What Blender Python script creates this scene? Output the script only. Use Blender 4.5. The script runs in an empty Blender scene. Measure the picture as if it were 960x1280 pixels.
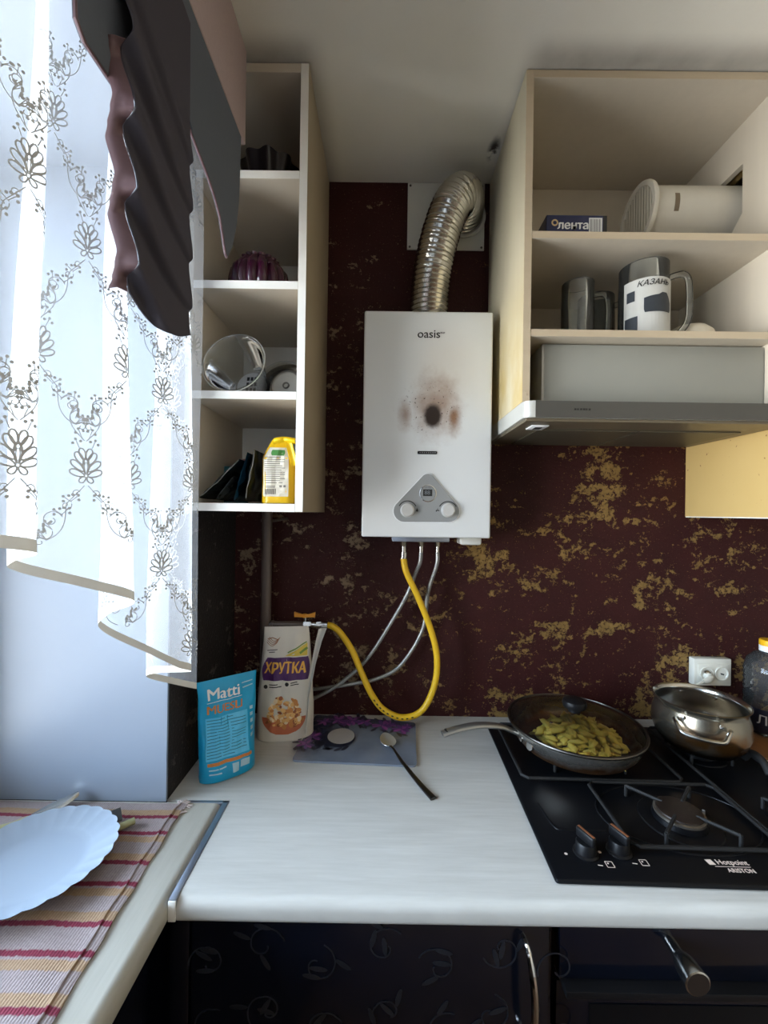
import bpy, bmesh, math, random
from math import sin, cos, pi, sqrt, radians
from mathutils import Vector, Matrix, noise
random.seed(11)
SC = bpy.context.scene
COL = SC.collection

# ------------------------------------------------------------------ camera
cam_d = bpy.data.cameras.new('camera'); cam = bpy.data.objects.new('camera', cam_d); COL.objects.link(cam)
YAW, PIT, ROL = .0025, .0012, .0142
_f = Vector((-sin(YAW), cos(YAW), 0)); _r = Vector((cos(YAW), sin(YAW), 0)); _u = Vector((0, 0, 1))
_fw = _f*cos(PIT)+_u*sin(PIT); _up = _u*cos(PIT)-_f*sin(PIT)
_R = _r*cos(ROL)+_up*sin(ROL); _U = _up*cos(ROL)-_r*sin(ROL)
cam.matrix_world = Matrix(((_R.x, _U.x, -_fw.x, 0), (_R.y, _U.y, -_fw.y, -1.25), (_R.z, _U.z, -_fw.z, 1.49), (0, 0, 0, 1)))
cam_d.sensor_fit = 'VERTICAL'; cam_d.sensor_height = 36; cam_d.lens = 523.85*36/1280; cam_d.clip_start = .02
SC.camera = cam

# ------------------------------------------------------------------ light: overcast daylight through the window and an added, unseen second one
W = bpy.data.worlds.new('sky'); SC.world = W; W.use_nodes = True
nt = W.node_tree; nt.nodes.clear()
wo = nt.nodes.new('ShaderNodeOutputWorld'); bg = nt.nodes.new('ShaderNodeBackground')
tc = nt.nodes.new('ShaderNodeTexCoord'); sx = nt.nodes.new('ShaderNodeSeparateXYZ'); rp = nt.nodes.new('ShaderNodeValToRGB')
mr = nt.nodes.new('ShaderNodeMapRange'); mr.inputs[1].default_value = -1; mr.inputs[2].default_value = 1
nt.links.new(tc.outputs['Generated'], sx.inputs[0]); nt.links.new(sx.outputs[2], mr.inputs[0]); nt.links.new(mr.outputs[0], rp.inputs[0])
rp.color_ramp.elements[0].position = .47; rp.color_ramp.elements[0].color = (1.12, 1.10, 1.05, 1)
rp.color_ramp.elements[1].position = .55; rp.color_ramp.elements[1].color = (.70, .86, 1.04, 1)
nt.links.new(rp.outputs[0], bg.inputs[0]); bg.inputs[1].default_value = 14.0
nt.links.new(bg.outputs[0], wo.inputs[0])
pl = bpy.data.lights.new('window_portal', 'AREA'); pl.shape = 'RECTANGLE'; pl.size = 1.73; pl.size_y = 1.34
pl.cycles.is_portal = True
po = bpy.data.objects.new('window_portal', pl); COL.objects.link(po)
po.location = (-.96, -1.25, 1.53); po.rotation_euler = (pi/2, 0, -pi/2)
pl2 = bpy.data.lights.new('added_window_portal', 'AREA'); pl2.shape = 'RECTANGLE'; pl2.size = 1.2; pl2.size_y = 2.08; pl2.cycles.is_portal = True  # portal for the added window behind the camera
po2 = bpy.data.objects.new('added_window_portal', pl2); COL.objects.link(po2); po2.location = (-.96, -3.0, 1.16); po2.rotation_euler = (pi/2, 0, -pi/2)
vs = SC.view_settings; vs.view_transform = 'Standard'; vs.look = 'None'; vs.exposure = 1.02; vs.gamma = 1; vs.use_curve_mapping = False
SC.cycles.max_bounces = 10; SC.cycles.diffuse_bounces = 5; SC.cycles.transparent_max_bounces = 24
SC.cycles.sample_clamp_indirect = 6; SC.cycles.caustics_reflective = False; SC.cycles.caustics_refractive = False

# ------------------------------------------------------------------ materials
def lin(c): return tuple(((x/255)/12.92 if x/255 <= .04045 else ((x/255+.055)/1.055)**2.4) for x in c)+(1,)
class NT:
    def __init__(s, name):
        s.m = bpy.data.materials.new(name); s.m.use_nodes = True; s.t = s.m.node_tree; s.t.nodes.clear()
        s.out = s.n('OutputMaterial')
    def n(s, k, **kw):
        x = s.t.nodes.new('ShaderNode'+k)
        for a, b in kw.items(): setattr(x, a, b)
        return x
    def l(s, a, b): s.t.links.new(a, b)
    def val(s, x, i):
        if hasattr(x, 'is_output'): s.l(x, i)
        elif isinstance(x, tuple) and i.type != 'RGBA' and len(x) == 4: i.default_value = x[:3]
        else: i.default_value = x
    def math(s, op, a, b=0., c=0.):
        x = s.n('Math', operation=op); s.val(a, x.inputs[0]); s.val(b, x.inputs[1])
        if len(x.inputs) > 2: s.val(c, x.inputs[2])
        return x.outputs[0]
    def co(s, k='Object'): return s.n('TexCoord').outputs[k]
    def xyz(s):
        x = s.n('SeparateXYZ'); s.l(s.co(), x.inputs[0]); return x.outputs
    def noise(s, scale, detail=4, rough=.55, stretch=None, off=None, dist=0):
        v = s.co()
        if stretch or off:
            mp = s.n('Mapping'); s.l(v, mp.inputs[0])
            if stretch: mp.inputs['Scale'].default_value = stretch
            if off: mp.inputs['Location'].default_value = off
            v = mp.outputs[0]
        x = s.n('TexNoise'); s.l(v, x.inputs['Vector']); x.inputs['Scale'].default_value = scale
        x.inputs['Detail'].default_value = detail; x.inputs['Roughness'].default_value = rough; x.inputs['Distortion'].default_value = dist
        return x.outputs[0]
    def mix(s, f, a, b):
        x = s.n('Mix', data_type='RGBA'); s.val(f, x.inputs[0]); s.val(a, x.inputs[6]); s.val(b, x.inputs[7]); return x.outputs[2]
    def step(s, x, a, b):
        r = s.n('MapRange', interpolation_type='SMOOTHSTEP'); s.val(x, r.inputs[0]); s.val(a, r.inputs[1]); s.val(b, r.inputs[2]); return r.outputs[0]
    def bump(s, h, st=.3, d=.002):
        b = s.n('Bump'); b.inputs['Strength'].default_value = st; b.inputs['Distance'].default_value = d; s.l(h, b.inputs['Height']); return b.outputs[0]
    def bsdf(s, col, rough=.5, metal=0., nrm=None, **kw):
        p = s.n('BsdfPrincipled'); s.val(col, p.inputs['Base Color']); s.val(rough, p.inputs['Roughness']); s.val(metal, p.inputs['Metallic'])
        if nrm is not None: s.l(nrm, p.inputs['Normal'])
        for k, v in kw.items(): s.val(v, p.inputs[k])
        return p
    def fin(s, sh): s.l(sh.outputs[0] if hasattr(sh, 'outputs') else sh, s.out.inputs[0]); return s.m
    def ell(s, X, Z, cx, cz, rx, rz):
        a = s.math('DIVIDE', s.math('SUBTRACT', X, cx), rx); b = s.math('DIVIDE', s.math('SUBTRACT', Z, cz), rz)
        return s.math('SQRT', s.math('ADD', s.math('MULTIPLY', a, a), s.math('MULTIPLY', b, b)))

def mat(name, col, rough=.5, metal=0., var=.08, scale=25, bump=0., bscale=None, stretch=None, **kw):
    t = NT(name); c = lin(col); lo = tuple(x*(1-var) for x in c[:3])+(1,); hi = tuple(min(1, x*(1+var)) for x in c[:3])+(1,)
    n = t.noise(scale, 4, .6, stretch); cc = t.mix(n, lo, hi)
    nr = None
    if bump: nr = t.bump(t.noise(bscale or scale*4, 3, .6, stretch), bump, .001)
    return t.fin(t.bsdf(cc, rough, metal, nr, **kw))
def clear(name, col=(235, 240, 240), tr=.9, rough=.05, ior=1.45):
    t = NT(name); a = t.n('BsdfTransparent'); a.inputs[0].default_value = lin(col)
    g = t.n('BsdfGlossy'); g.inputs['Roughness'].default_value = rough
    d = t.n('BsdfDiffuse'); d.inputs[0].default_value = lin((225, 228, 225))
    fr = t.n('Fresnel'); fr.inputs[0].default_value = ior
    m0 = t.n('MixShader'); m0.inputs[0].default_value = 1-tr; t.l(a.outputs[0], m0.inputs[1]); t.l(d.outputs[0], m0.inputs[2])
    m1 = t.n('MixShader'); t.l(fr.outputs[0], m1.inputs[0]); t.l(m0.outputs[0], m1.inputs[1]); t.l(g.outputs[0], m1.inputs[2])
    return t.fin(m1)

M = {}
def wallmat(name, base, gold, left):
    t = NT(name); X, Y, Z = t.xyz()
    big = t.noise(5.5, 3, .6, off=(3.1, 0, 1.7), stretch=(1, 1, 1.25)); fine = t.noise(58, 8, .72, dist=.5); mid = t.noise(19, 5, .65, off=(1, 5, 2), stretch=(.85, 1, 1.3))
    dens = t.math('ADD', .38, t.math('MULTIPLY', t.step(Z, 2.35, 1.62), .62))
    if not left: dens = t.math('MULTIPLY', dens, t.math('ADD', .86, t.math('MULTIPLY', .14, t.step(X, -.1, .35))))
    else: dens = t.math('MULTIPLY', dens, .55)
    s = t.math('ADD', t.math('MULTIPLY', fine, .75), t.math('ADD', t.math('MULTIPLY', t.math('SUBTRACT', big, .5), .8), t.math('MULTIPLY', t.math('SUBTRACT', mid, .5), .9)))
    thr = t.math('SUBTRACT', .632, t.math('MULTIPLY', dens, .19))
    mask = t.step(t.math('SUBTRACT', s, thr), 0., .03)
    crk = t.step(t.noise(95, 5, .7, off=(4, 2, 9)), .40, .47); mask = t.math('MULTIPLY', mask, t.math('ADD', .12, t.math('MULTIPLY', .88, crk)))
    spk = t.noise(170, 2, .5)
    mask = t.math('MAXIMUM', mask, t.math('MULTIPLY', t.step(spk, .66, .71), .7))
    tone = t.noise(60, 3); g2 = t.mix(tone, lin(tuple(int(v*.72) for v in gold)), lin(tuple(min(255, int(v*1.22)) for v in gold)))
    if not left: g2 = t.mix(t.step(X, -.15, .30), lin((136, 116, 94)), g2)  # patches less gold to the left, an effect of light put into the colour
    b2 = t.mix(t.noise(9, 4), lin(tuple(int(v*.75) for v in base)), lin(tuple(int(v*1.2) for v in base)))
    c = t.mix(mask, b2, g2)
    rough = t.math('SUBTRACT', .62, t.math('MULTIPLY', mask, .18))
    h = t.math('ADD', t.math('MULTIPLY', mask, .5), t.math('MULTIPLY', t.noise(110, 4), .6))
    return t.fin(t.bsdf(c, rough, t.math('MULTIPLY', mask, .3), t.bump(h, .9, .004), **{'Specular IOR Level': .22}))
M['wall'] = wallmat('brown_plaster_gold_flecks', (54, 21, 20), (140, 112, 66), False)
M['wall_l'] = wallmat('brown_plaster_left', (44, 40, 40), (90, 82, 76), True)
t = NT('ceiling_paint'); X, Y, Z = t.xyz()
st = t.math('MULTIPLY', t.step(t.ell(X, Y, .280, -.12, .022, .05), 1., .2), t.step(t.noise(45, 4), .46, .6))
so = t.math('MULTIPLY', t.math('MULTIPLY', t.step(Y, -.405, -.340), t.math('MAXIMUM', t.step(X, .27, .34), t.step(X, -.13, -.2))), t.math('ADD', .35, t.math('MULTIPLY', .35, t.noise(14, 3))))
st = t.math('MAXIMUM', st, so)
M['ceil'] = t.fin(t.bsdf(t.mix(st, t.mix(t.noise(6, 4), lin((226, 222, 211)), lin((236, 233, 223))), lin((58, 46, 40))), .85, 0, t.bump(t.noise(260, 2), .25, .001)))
M['room'] = mat('tan_wallpaper', (158, 147, 131), .8)
M['floor'] = mat('brown_linoleum', (128, 102, 82), .5, var=.25, scale=6)
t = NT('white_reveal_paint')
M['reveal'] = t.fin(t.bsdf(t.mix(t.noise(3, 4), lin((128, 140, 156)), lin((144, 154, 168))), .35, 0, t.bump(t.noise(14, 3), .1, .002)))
M['pvc'] = mat('white_pvc', (236, 238, 240), .3)
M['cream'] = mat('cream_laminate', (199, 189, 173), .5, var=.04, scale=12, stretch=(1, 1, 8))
M['cream_shaded'] = mat('cream_laminate_shaded', (158, 143, 119), .5, var=.04, scale=12, stretch=(1, 1, 8))  # darker copy of cream: the side panel's shade is put into its colour
M['edge'] = mat('white_edge_band', (232, 230, 224), .45, var=.02)
t = NT('pale_wood_laminate'); X, Y, Z = t.xyz()
g = t.noise(5, 5, .6, stretch=(9, 9, .7)); c = t.mix(g, lin((198, 188, 160)), lin((216, 206, 180)))
yel = t.math('MULTIPLY', t.step(Z, 2.12, 1.74), t.step(t.noise(7, 4, .6, stretch=(1, 1, .6)), .25, .62))
c = t.mix(t.math('MULTIPLY', yel, .85), c, lin((188, 160, 88)))
fl = t.step(t.noise(90, 2), .72, .76); c = t.mix(t.math('MULTIPLY', fl, t.math('MULTIPLY', yel, .6)), c, lin((120, 78, 30)))
M['wood'] = t.fin(t.bsdf(c, .38, 0))
M['woodin'] = mat('pale_wood_inner', (194, 184, 167), .55, var=.06, scale=5, stretch=(9, 9, .7))
M['woodedge'] = mat('pale_wood_edge', (192, 175, 149), .5, var=.08, scale=8, stretch=(1, 8, 8))
t = NT('yellowed_cabinet_side'); c = t.mix(t.noise(4, 3), lin((188, 158, 98)), lin((198, 169, 113)))
M['yellow_side'] = t.fin(t.bsdf(t.mix(t.step(t.noise(70, 2), .71, .75), c, lin((120, 84, 40))), .4))
t = NT('countertop_laminate'); g = t.noise(4, 6, .65, stretch=(2.2, 34, 4)); g2 = t.noise(5, 4, .6, stretch=(1, 6, 1))
M['counter'] = t.fin(t.bsdf(t.mix(t.math('MULTIPLY', t.math('ADD', g, g2), .5), lin((158, 155, 147)), lin((214, 212, 207))), .42, 0, t.bump(g, .08, .001)))
t = NT('countertop_laminate_side'); g = t.noise(4, 6, .65, stretch=(34, 2.2, 4)); g2 = t.noise(5, 4, .6, stretch=(6, 1, 1))
M['counter_l'] = t.fin(t.bsdf(t.mix(t.math('MULTIPLY', t.math('ADD', g, g2), .5), lin((150, 145, 133)), lin((202, 199, 188))), .42, 0, t.bump(g, .08, .001)))
M['alu'] = mat('brushed_aluminium', (170, 178, 192), .35, .9, var=.1)
M['steel'] = mat('polished_steel', (190, 188, 182), .2, 1., var=.06)
M['brushed'] = mat('brushed_steel', (150, 149, 145), .36, .9, var=.1, scale=10, stretch=(1, 20, 20))
M['chrome'] = mat('chrome', (215, 215, 215), .08, 1., var=.02)
M['dark_steel'] = mat('dark_steel', (96, 92, 86), .35, 1., var=.15)
t = NT('flue_foil'); M['foil'] = t.fin(t.bsdf(t.mix(t.noise(30, 3), lin((176, 172, 164)), lin((214, 210, 200))), .22, 1., t.bump(t.noise(60, 3), .15, .001)))
M['white_plate'] = mat('white_painted_plate', (205, 204, 196), .5, var=.03)
M['black_gloss'] = mat('black_gloss_front', (9, 13, 24), .16, 0, var=.1, bump=.05, bscale=30)
M['black_relief'] = mat('black_gloss_relief', (30, 33, 40), .3, 0, var=.1)
M['black_enamel'] = mat('black_enamel', (10, 11, 14), .38, 0, var=.15, bump=.04, bscale=40, **{'Specular IOR Level': .18})
M['cast'] = mat('cast_iron', (13, 12, 12), .75, .0, var=.3, scale=60, bump=.3, bscale=200)
M['burner'] = mat('burner_cap', (42, 33, 28), .45, .4, var=.3)
M['black_plastic'] = mat('black_plastic', (15, 15, 17), .42, 0, **{'Specular IOR Level': .25})
M['copper'] = mat('worn_copper_pointer', (190, 128, 90), .3, .8)
M['print_white'] = mat('white_print', (232, 232, 230), .6, var=.02)
M['print_grey'] = mat('grey_print', (140, 140, 140), .6, var=.05)
M['print_black'] = mat('black_print', (26, 25, 25), .6, var=.05)
M['hose_y'] = mat('yellow_gas_hose', (226, 182, 30), .38, 0, var=.06, scale=40)
t = NT('braided_hose'); M['braid'] = t.fin(t.bsdf(t.mix(t.noise(420, 2), lin((96, 96, 94)), lin((196, 196, 190))), .4, .7, t.bump(t.noise(420, 2), .5, .001)))
M['pipe'] = mat('brown_painted_pipe', (90, 78, 72), .4, .1, var=.25, scale=20, bump=.2, bscale=80)
M['brass_y'] = mat('orange_yellow_handle', (222, 150, 44), .4, 0)
M['mauve'] = mat('mauve_fabric', (176, 156, 154), .85, 0, var=.1, scale=220, bump=.25, bscale=500)
M['aub_lining'] = mat('plum_satin_lining', (94, 70, 74), .55, 0, var=.1, scale=120)
t = NT('tulle'); tr = t.n('BsdfTransparent'); tr.inputs[0].default_value = (1, 1, 1, 1)
df = t.n('BsdfDiffuse'); df.inputs[0].default_value = lin((216, 219, 224)); tl = t.n('BsdfTranslucent'); tl.inputs[0].default_value = lin((196, 200, 206))
m1 = t.n('MixShader'); m1.inputs[0].default_value = .42; t.l(df.outputs[0], m1.inputs[1]); t.l(tl.outputs[0], m1.inputs[2])
m2 = t.n('MixShader'); m2.inputs[0].default_value = .27; t.l(tr.outputs[0], m2.inputs[1]); t.l(m1.outputs[0], m2.inputs[2]); M['tulle'] = t.fin(m2)
def thread(name, col, k):
    t = NT(name); a = t.n('BsdfDiffuse'); a.inputs[0].default_value = lin(col); b = t.n('BsdfTranslucent'); b.inputs[0].default_value = lin(col)
    m = t.n('MixShader'); m.inputs[0].default_value = k; t.l(a.outputs[0], m.inputs[1]); t.l(b.outputs[0], m.inputs[2]); return t.fin(m)
M['aub'] = thread('aubergine_satin', (82, 79, 86), .10); M['slate'] = mat('slate_fabric', (86, 91, 100), .9, 0, var=.06, scale=200, bump=.15, bscale=400)
M['thread'] = thread('embroidery_thread', (176, 174, 169), .02); M['satin'] = thread('satin_hem', (206, 202, 192), .03)
M['clear'] = clear('clear_plastic', (244, 245, 244), .9, .08, 1.5)
M['lidglass'] = clear('lid_glass', (232, 228, 214), .995, .02, 1.3)
M['pet'] = clear('bottle_plastic', (232, 232, 232), .95, .06, 1.5)
M['pane'] = clear('window_glass', (246, 248, 250), 1., .01, 1.45)
M['glass'] = clear('beer_mug_glass', (248, 250, 249), .965, .03, 1.5)

# ------------------------------------------------------------------ geometry helper
class G:
    def __init__(s): s.b = bmesh.new()
    def box(s, x0, y0, z0, x1, y1, z1, bev=0., seg=2, Mx=None):
        c = Vector(((x0+x1)/2, (y0+y1)/2, (z0+z1)/2)); d = (abs(x1-x0), abs(y1-y0), abs(z1-z0))
        r = bmesh.ops.create_cube(s.b, size=1, matrix=(Mx or Matrix())@Matrix.Translation(c)@Matrix.Diagonal(d+(1,)))
        if bev:
            es = list({e for v in r['verts'] for e in v.link_edges})
            bmesh.ops.bevel(s.b, geom=es, offset=bev, segments=seg, profile=.5, affect='EDGES')
        return s
    def ring(s, pts): return [s.b.verts.new(p) for p in pts]
    def skin(s, rings, closed=True, caps=(True, True), loop=False):
        n = len(rings[0]); R = rings+[rings[0]] if loop else rings
        for a, b in zip(R, R[1:]):
            for i in range(n if closed else n-1):
                j = (i+1) % n
                vs_ = [a[i], a[j], b[j], b[i]]; u = []
                for v in vs_:
                    if v not in u: u.append(v)
                if len(u) > 2:
                    try: s.b.faces.new(u)
                    except ValueError: pass
        if closed and not loop:
            if caps[0]: s.b.faces.new(rings[0][::-1])
            if caps[1]: s.b.faces.new(rings[-1])
        return s
    def tube(s, pts, r, n=10, caps=(True, True), flat=1., loop=False, upv=None):
        pts = [Vector(p) for p in pts]; m = len(pts); rr = r if isinstance(r, (list, tuple)) else [r]*m
        tan = []
        for i in range(m):
            a = pts[(i-1) % m] if (i or loop) else pts[0]; b = pts[(i+1) % m] if (i < m-1 or loop) else pts[-1]
            tan.append((b-a).normalized())
        up = Vector(upv) if upv else (Vector((0, 0, 1)) if abs(tan[0].z) < .9 else Vector((0, 1, 0)))
        nx = tan[0].cross(up).normalized(); rings = []
        for i in range(m):
            if i: nx = (nx-tan[i]*nx.dot(tan[i])).normalized()
            if upv: nx = tan[i].cross(up).normalized()
            ny = nx.cross(tan[i]).normalized()
            rings.append(s.ring([pts[i]+(nx*cos(2*pi*k/n)+ny*sin(2*pi*k/n)*flat)*rr[i] for k in range(n)]))
        return s.skin(rings, True, caps, loop)
    def cyl(s, p, q, r0, r1=None, n=24): return s.tube([p, q], [r0, r0 if r1 is None else r1], n)
    def lathe(s, prof, c=(0, 0, 0), n=48, axis=(0, 0, 1), fn=None, caps=(False, False)):
        q = Vector((0, 0, 1)).rotation_difference(Vector(axis).normalized()); c = Vector(c); rings = []
        for r, z in prof:
            if abs(r) < 1e-6:
                v = s.b.verts.new(c+q@Vector((0, 0, z))); rings.append([v]*n)
            else:
                rings.append(s.ring([c+q@Vector(((r*(fn(2*pi*k/n, z) if fn else 1))*cos(2*pi*k/n), (r*(fn(2*pi*k/n, z) if fn else 1))*sin(2*pi*k/n), z)) for k in range(n)]))
        return s.skin(rings, True, caps)
    def grid(s, fn, nu, nv):
        rings = [s.ring([fn(i/nu, j/nv) for i in range(nu+1)]) for j in range(nv+1)]
        return s.skin(rings, False)
    def poly(s, pts):
        try: s.b.faces.new([s.b.verts.new(p) for p in pts])
        except ValueError: pass
        return s
    def prism(s, pts, ext):
        e = Vector(ext); a = s.ring(pts); b = s.ring([Vector(p)+e for p in pts]); return s.skin([a, b])
    def faces(s, vs_, fs):
        V = [s.b.verts.new(v) for v in vs_]
        for f in fs:
            try: s.b.faces.new([V[i] for i in f])
            except ValueError: pass
        return s
    def solid(s, th):
        bmesh.ops.recalc_face_normals(s.b, faces=s.b.faces[:]); bmesh.ops.solidify(s.b, geom=s.b.faces[:], thickness=th); return s
    def done(s, name, m, parent=None, smooth=35, recalc=True):
        if recalc: bmesh.ops.recalc_face_normals(s.b, faces=s.b.faces[:])
        me = bpy.data.meshes.new(name); s.b.to_mesh(me); s.b.free()
        if smooth:
            me.polygons.foreach_set('use_smooth', [True]*len(me.polygons)); me.set_sharp_from_angle(angle=radians(smooth))
        for x in (m if isinstance(m, (list, tuple)) else [m]): me.materials.append(x)
        o = bpy.data.objects.new(name, me); COL.objects.link(o)
        if parent is not None:
            o.parent = parent
            if parent.parent is None: o.matrix_parent_inverse = parent.matrix_basis.inverted()
        return o
def tag(o, label=None, cat=None, group=None, kind=None):
    if label: o['label'] = label
    if cat: o['category'] = cat
    if group: o['group'] = group
    if kind: o['kind'] = kind
    return o
def thing(name, label, cat, loc, group=None):
    o = bpy.data.objects.new(name, None); o.empty_display_size = .03; COL.objects.link(o); o.location = loc
    return tag(o, label, cat, group)
def struct(o): o['kind'] = 'structure'; return o
def B(*a, **k): return G().box(*a, **k)
def spline(P, k=8):
    P = [Vector(p) for p in P]; out = []
    Q = [P[0]*2-P[1]]+P+[P[-1]*2-P[-2]]
    for i in range(1, len(Q)-2):
        a, b, c, d = Q[i-1:i+3]
        for j in range(k):
            x = j/k; out.append(.5*((2*b)+(c-a)*x+(2*a-5*b+4*c-d)*x*x+(3*b-a-3*c+d)*x**3))
    out.append(P[-1]); return out
def interp(tab, x):
    if x <= tab[0][0]: return tab[0][1]
    for (a, b), (c, d) in zip(tab, tab[1:]):
        if x <= c: return b+(d-b)*(x-a)/(c-a)
    return tab[-1][1]
def txt(body, size=1., bold=0., shear=0., sx=1.):
    cu = bpy.data.curves.new('t', 'FONT'); cu.body = body; cu.size = size; cu.align_x = 'CENTER'; cu.align_y = 'CENTER'; cu.resolution_u = 3
    cu.shear = shear; o = bpy.data.objects.new('t', cu)
    me = bpy.data.meshes.new_from_object(o); V0 = [(v.co.x*sx, v.co.y) for v in me.vertices]; F0 = [tuple(p.vertices) for p in me.polygons]; V, Fc = [], []
    for k_ in ((-1, 0, 1) if bold else (0,)):
        o_ = len(V); V += [(x+k_*bold*size, y+.5*k_*bold*size) for x, y in V0]; Fc += [tuple(i+o_ for i in f) for f in F0]
    bpy.data.objects.remove(o); bpy.data.curves.remove(cu); bpy.data.meshes.remove(me)
    return V, Fc
def ellp(cx, cy, rx, ry, n=16, rot=0.):
    return [(cx+rx*cos(2*pi*k/n)*cos(rot)-ry*sin(2*pi*k/n)*sin(rot), cy+rx*cos(2*pi*k/n)*sin(rot)+ry*sin(2*pi*k/n)*cos(rot)) for k in range(n)]
class Dec:                                     # flat print laid on a surface: fn(x, y, lift) -> point; mx = longest edge kept
    def __init__(s, fn, mx=None): s.fn = fn; s.g = G(); s.mx = mx; s.q = []
    def text(s, body, x, y, size, lift=0., **k):
        V, Fc = txt(body, size, **k)
        n3 = max(1, len(Fc)//3) if k.get('bold') else len(Fc)
        for j, f in enumerate(Fc): s.q.append(([(x+V[i][0], y+V[i][1]) for i in f], lift+.00015*(j//n3)))
        return s
    def poly(s, pts, lift=0.): s.q.append((list(pts), lift)); return s
    def rect(s, x0, y0, x1, y1, lift=0., n=1, m=1):
        s.g.grid(lambda u, v: s.fn(x0+(x1-x0)*u, y0+(y1-y0)*v, lift), n, m); return s
    def shape(s, y0, y1, left, right, lift=0., n=10, m=10):
        def f(u, v):
            y = y0+(y1-y0)*v; a, b = left(y), right(y); return s.fn(a+(b-a)*u, y, lift)
        s.g.grid(f, n, m); return s
    def line(s, P, w, lift=0.):
        for (a, b), (c, d) in zip(P, P[1:]):
            L = sqrt((c-a)**2+(d-b)**2) or 1; nx, ny = -(d-b)/L*w/2, (c-a)/L*w/2
            s.poly([(a+nx, b+ny), (a-nx, b-ny), (c-nx, d-ny), (c+nx, d+ny)], lift)
        return s
    def flush(s):
        for pts, lift in s.q:
            if s.mx:
                t = bmesh.new(); t.faces.new([t.verts.new((x, y, 0)) for x, y in pts]); bmesh.ops.triangulate(t, faces=t.faces[:])
                for _ in range(5):
                    es = [e for e in t.edges if e.calc_length() > s.mx]
                    if not es: break
                    bmesh.ops.subdivide_edges(t, edges=es, cuts=1); bmesh.ops.triangulate(t, faces=t.faces[:])
                t.verts.index_update(); s.g.faces([s.fn(v.co.x, v.co.y, lift) for v in t.verts], [[v.index for v in f.verts] for f in t.faces]); t.free()
            else: s.g.poly([s.fn(x, y, lift) for x, y in pts])
        s.q = []; return s
    def done(s, name, m, parent): s.flush(); return s.g.done(name, m, parent, smooth=0, recalc=False)

XL = -.445; H = .886; CEIL = 2.475; YR = -.379; YN = -2.12; ZH = 2.203
# ================================================================== SETTING
struct(B(-1.0, 0, 0, 1.9, .12, CEIL+.1).done('wall_back', M['wall'], smooth=0))
g = G(); g.box(XL-.5, YR, 0, XL, 0, CEIL); g.box(XL-.5, -4.2, 0, XL, -3.6, CEIL); g.box(XL-.5, -2.4, 0, XL, YN, CEIL); g.box(XL-.5, -3.6, 0, XL, -2.4, .12); g.box(XL-.5, -3.6, ZH, XL, -2.4, CEIL); g.box(XL-.5, YN, 0, XL, YR, H-.037); g.box(XL-.5, YN, ZH, XL, YR, CEIL)
struct(g.done('wall_left', M['wall_l'], smooth=0))
struct(B(1.9, -4.2, 0, 2.0, .12, CEIL+.1).done('wall_right', M['room'], smooth=0))
struct(B(-1.0, -4.3, 0, 2.0, -4.2, CEIL+.1).done('wall_front', M['room'], smooth=0))
struct(B(-1.0, -4.3, -.1, 2.0, .12, 0).done('floor', M['floor'], smooth=0))
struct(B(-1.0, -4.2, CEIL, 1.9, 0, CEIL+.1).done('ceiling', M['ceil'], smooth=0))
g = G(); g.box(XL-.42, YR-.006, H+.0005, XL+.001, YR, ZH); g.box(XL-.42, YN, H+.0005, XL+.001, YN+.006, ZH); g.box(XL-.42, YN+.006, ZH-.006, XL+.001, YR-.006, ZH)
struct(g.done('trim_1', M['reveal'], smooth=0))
XW = XL-.42
g = G()
for a, b in ((H, H+.06), (ZH-.066, ZH-.006)): g.box(XW-.06, YN+.006, a, XW, YR-.006, b, .004)
for a, b in ((YN+.006, YN+.066), (-1.28, -1.22), (YR-.066, YR-.006)): g.box(XW-.06, a, H, XW, b, ZH-.006, .004)
wf = struct(g.done('window_1', M['pvc']))
B(XW-.034, YN+.05, H+.05, XW-.03, YR-.05, ZH-.05).done('glass_pane', M['pane'], wf, smooth=0)

g = G()
for a, b in ((.12, .2), (.85, .93), (ZH-.08, ZH)): g.box(XW-.06, -3.6, a, XW, -2.4, b, .004)
for a, b in ((-3.6, -3.52), (-3.03, -2.97), (-2.48, -2.4)): g.box(XW-.06, a, .12, XW, b, ZH, .004)
wf = struct(g.done('added_window', M['pvc']))  # added opening behind the camera, brightens the heater and cabinet fronts
B(XW-.034, -3.55, .18, XW-.03, -2.45, ZH-.06).done('glass_pane', M['pane'], wf, smooth=0)

# ================================================================== BIG FURNITURE
def front_round(g, x0, x1, yb, yf, z0, z1, r=.016):     # worktop with a rolled front edge along X
    pts = [(yb, z0), (yb, z1)]+[(yf+r-r*sin(a), z1-r+r*cos(a)) for a in [pi/2*i/6 for i in range(7)]]+[(yf+r*.6-r*.6*cos(a), z0+r*.6-r*.6*sin(a)) for a in [pi/2*i/4 for i in range(5)]]
    g.prism([(x0, y, z) for y, z in pts], (x1-x0, 0, 0)); return g
g = G(); front_round(g, -.3145, 1.88, YR-.0005, -.602, H-.037, H); g.box(XL+.001, YR-.0005, H-.037, 1.88, -.001, H)
ct = g.done('worktop', M['counter'], smooth=30); tag(ct, 'pale streaked worktop running under the hob along the brown wall', 'worktop')
g = G(); xf = -.3265
pts = [(-.86, H-.037), (-.86, H)]+[(xf-.016+.016*sin(a), H-.016+.016*cos(a)) for a in [pi/2*i/6 for i in range(7)]]+[(xf-.01+.01*cos(a), H-.027-.01*sin(a)) for a in [pi/2*i/4 for i in range(5)]]
g.prism([(x, YN+.007, z) for x, z in pts], (0, -YN-.007-.3865, 0))
wc = g.done('window_worktop', M['counter_l'], smooth=30); tag(wc, 'pale worktop filling the window niche, under the striped woven runner', 'worktop')
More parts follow.
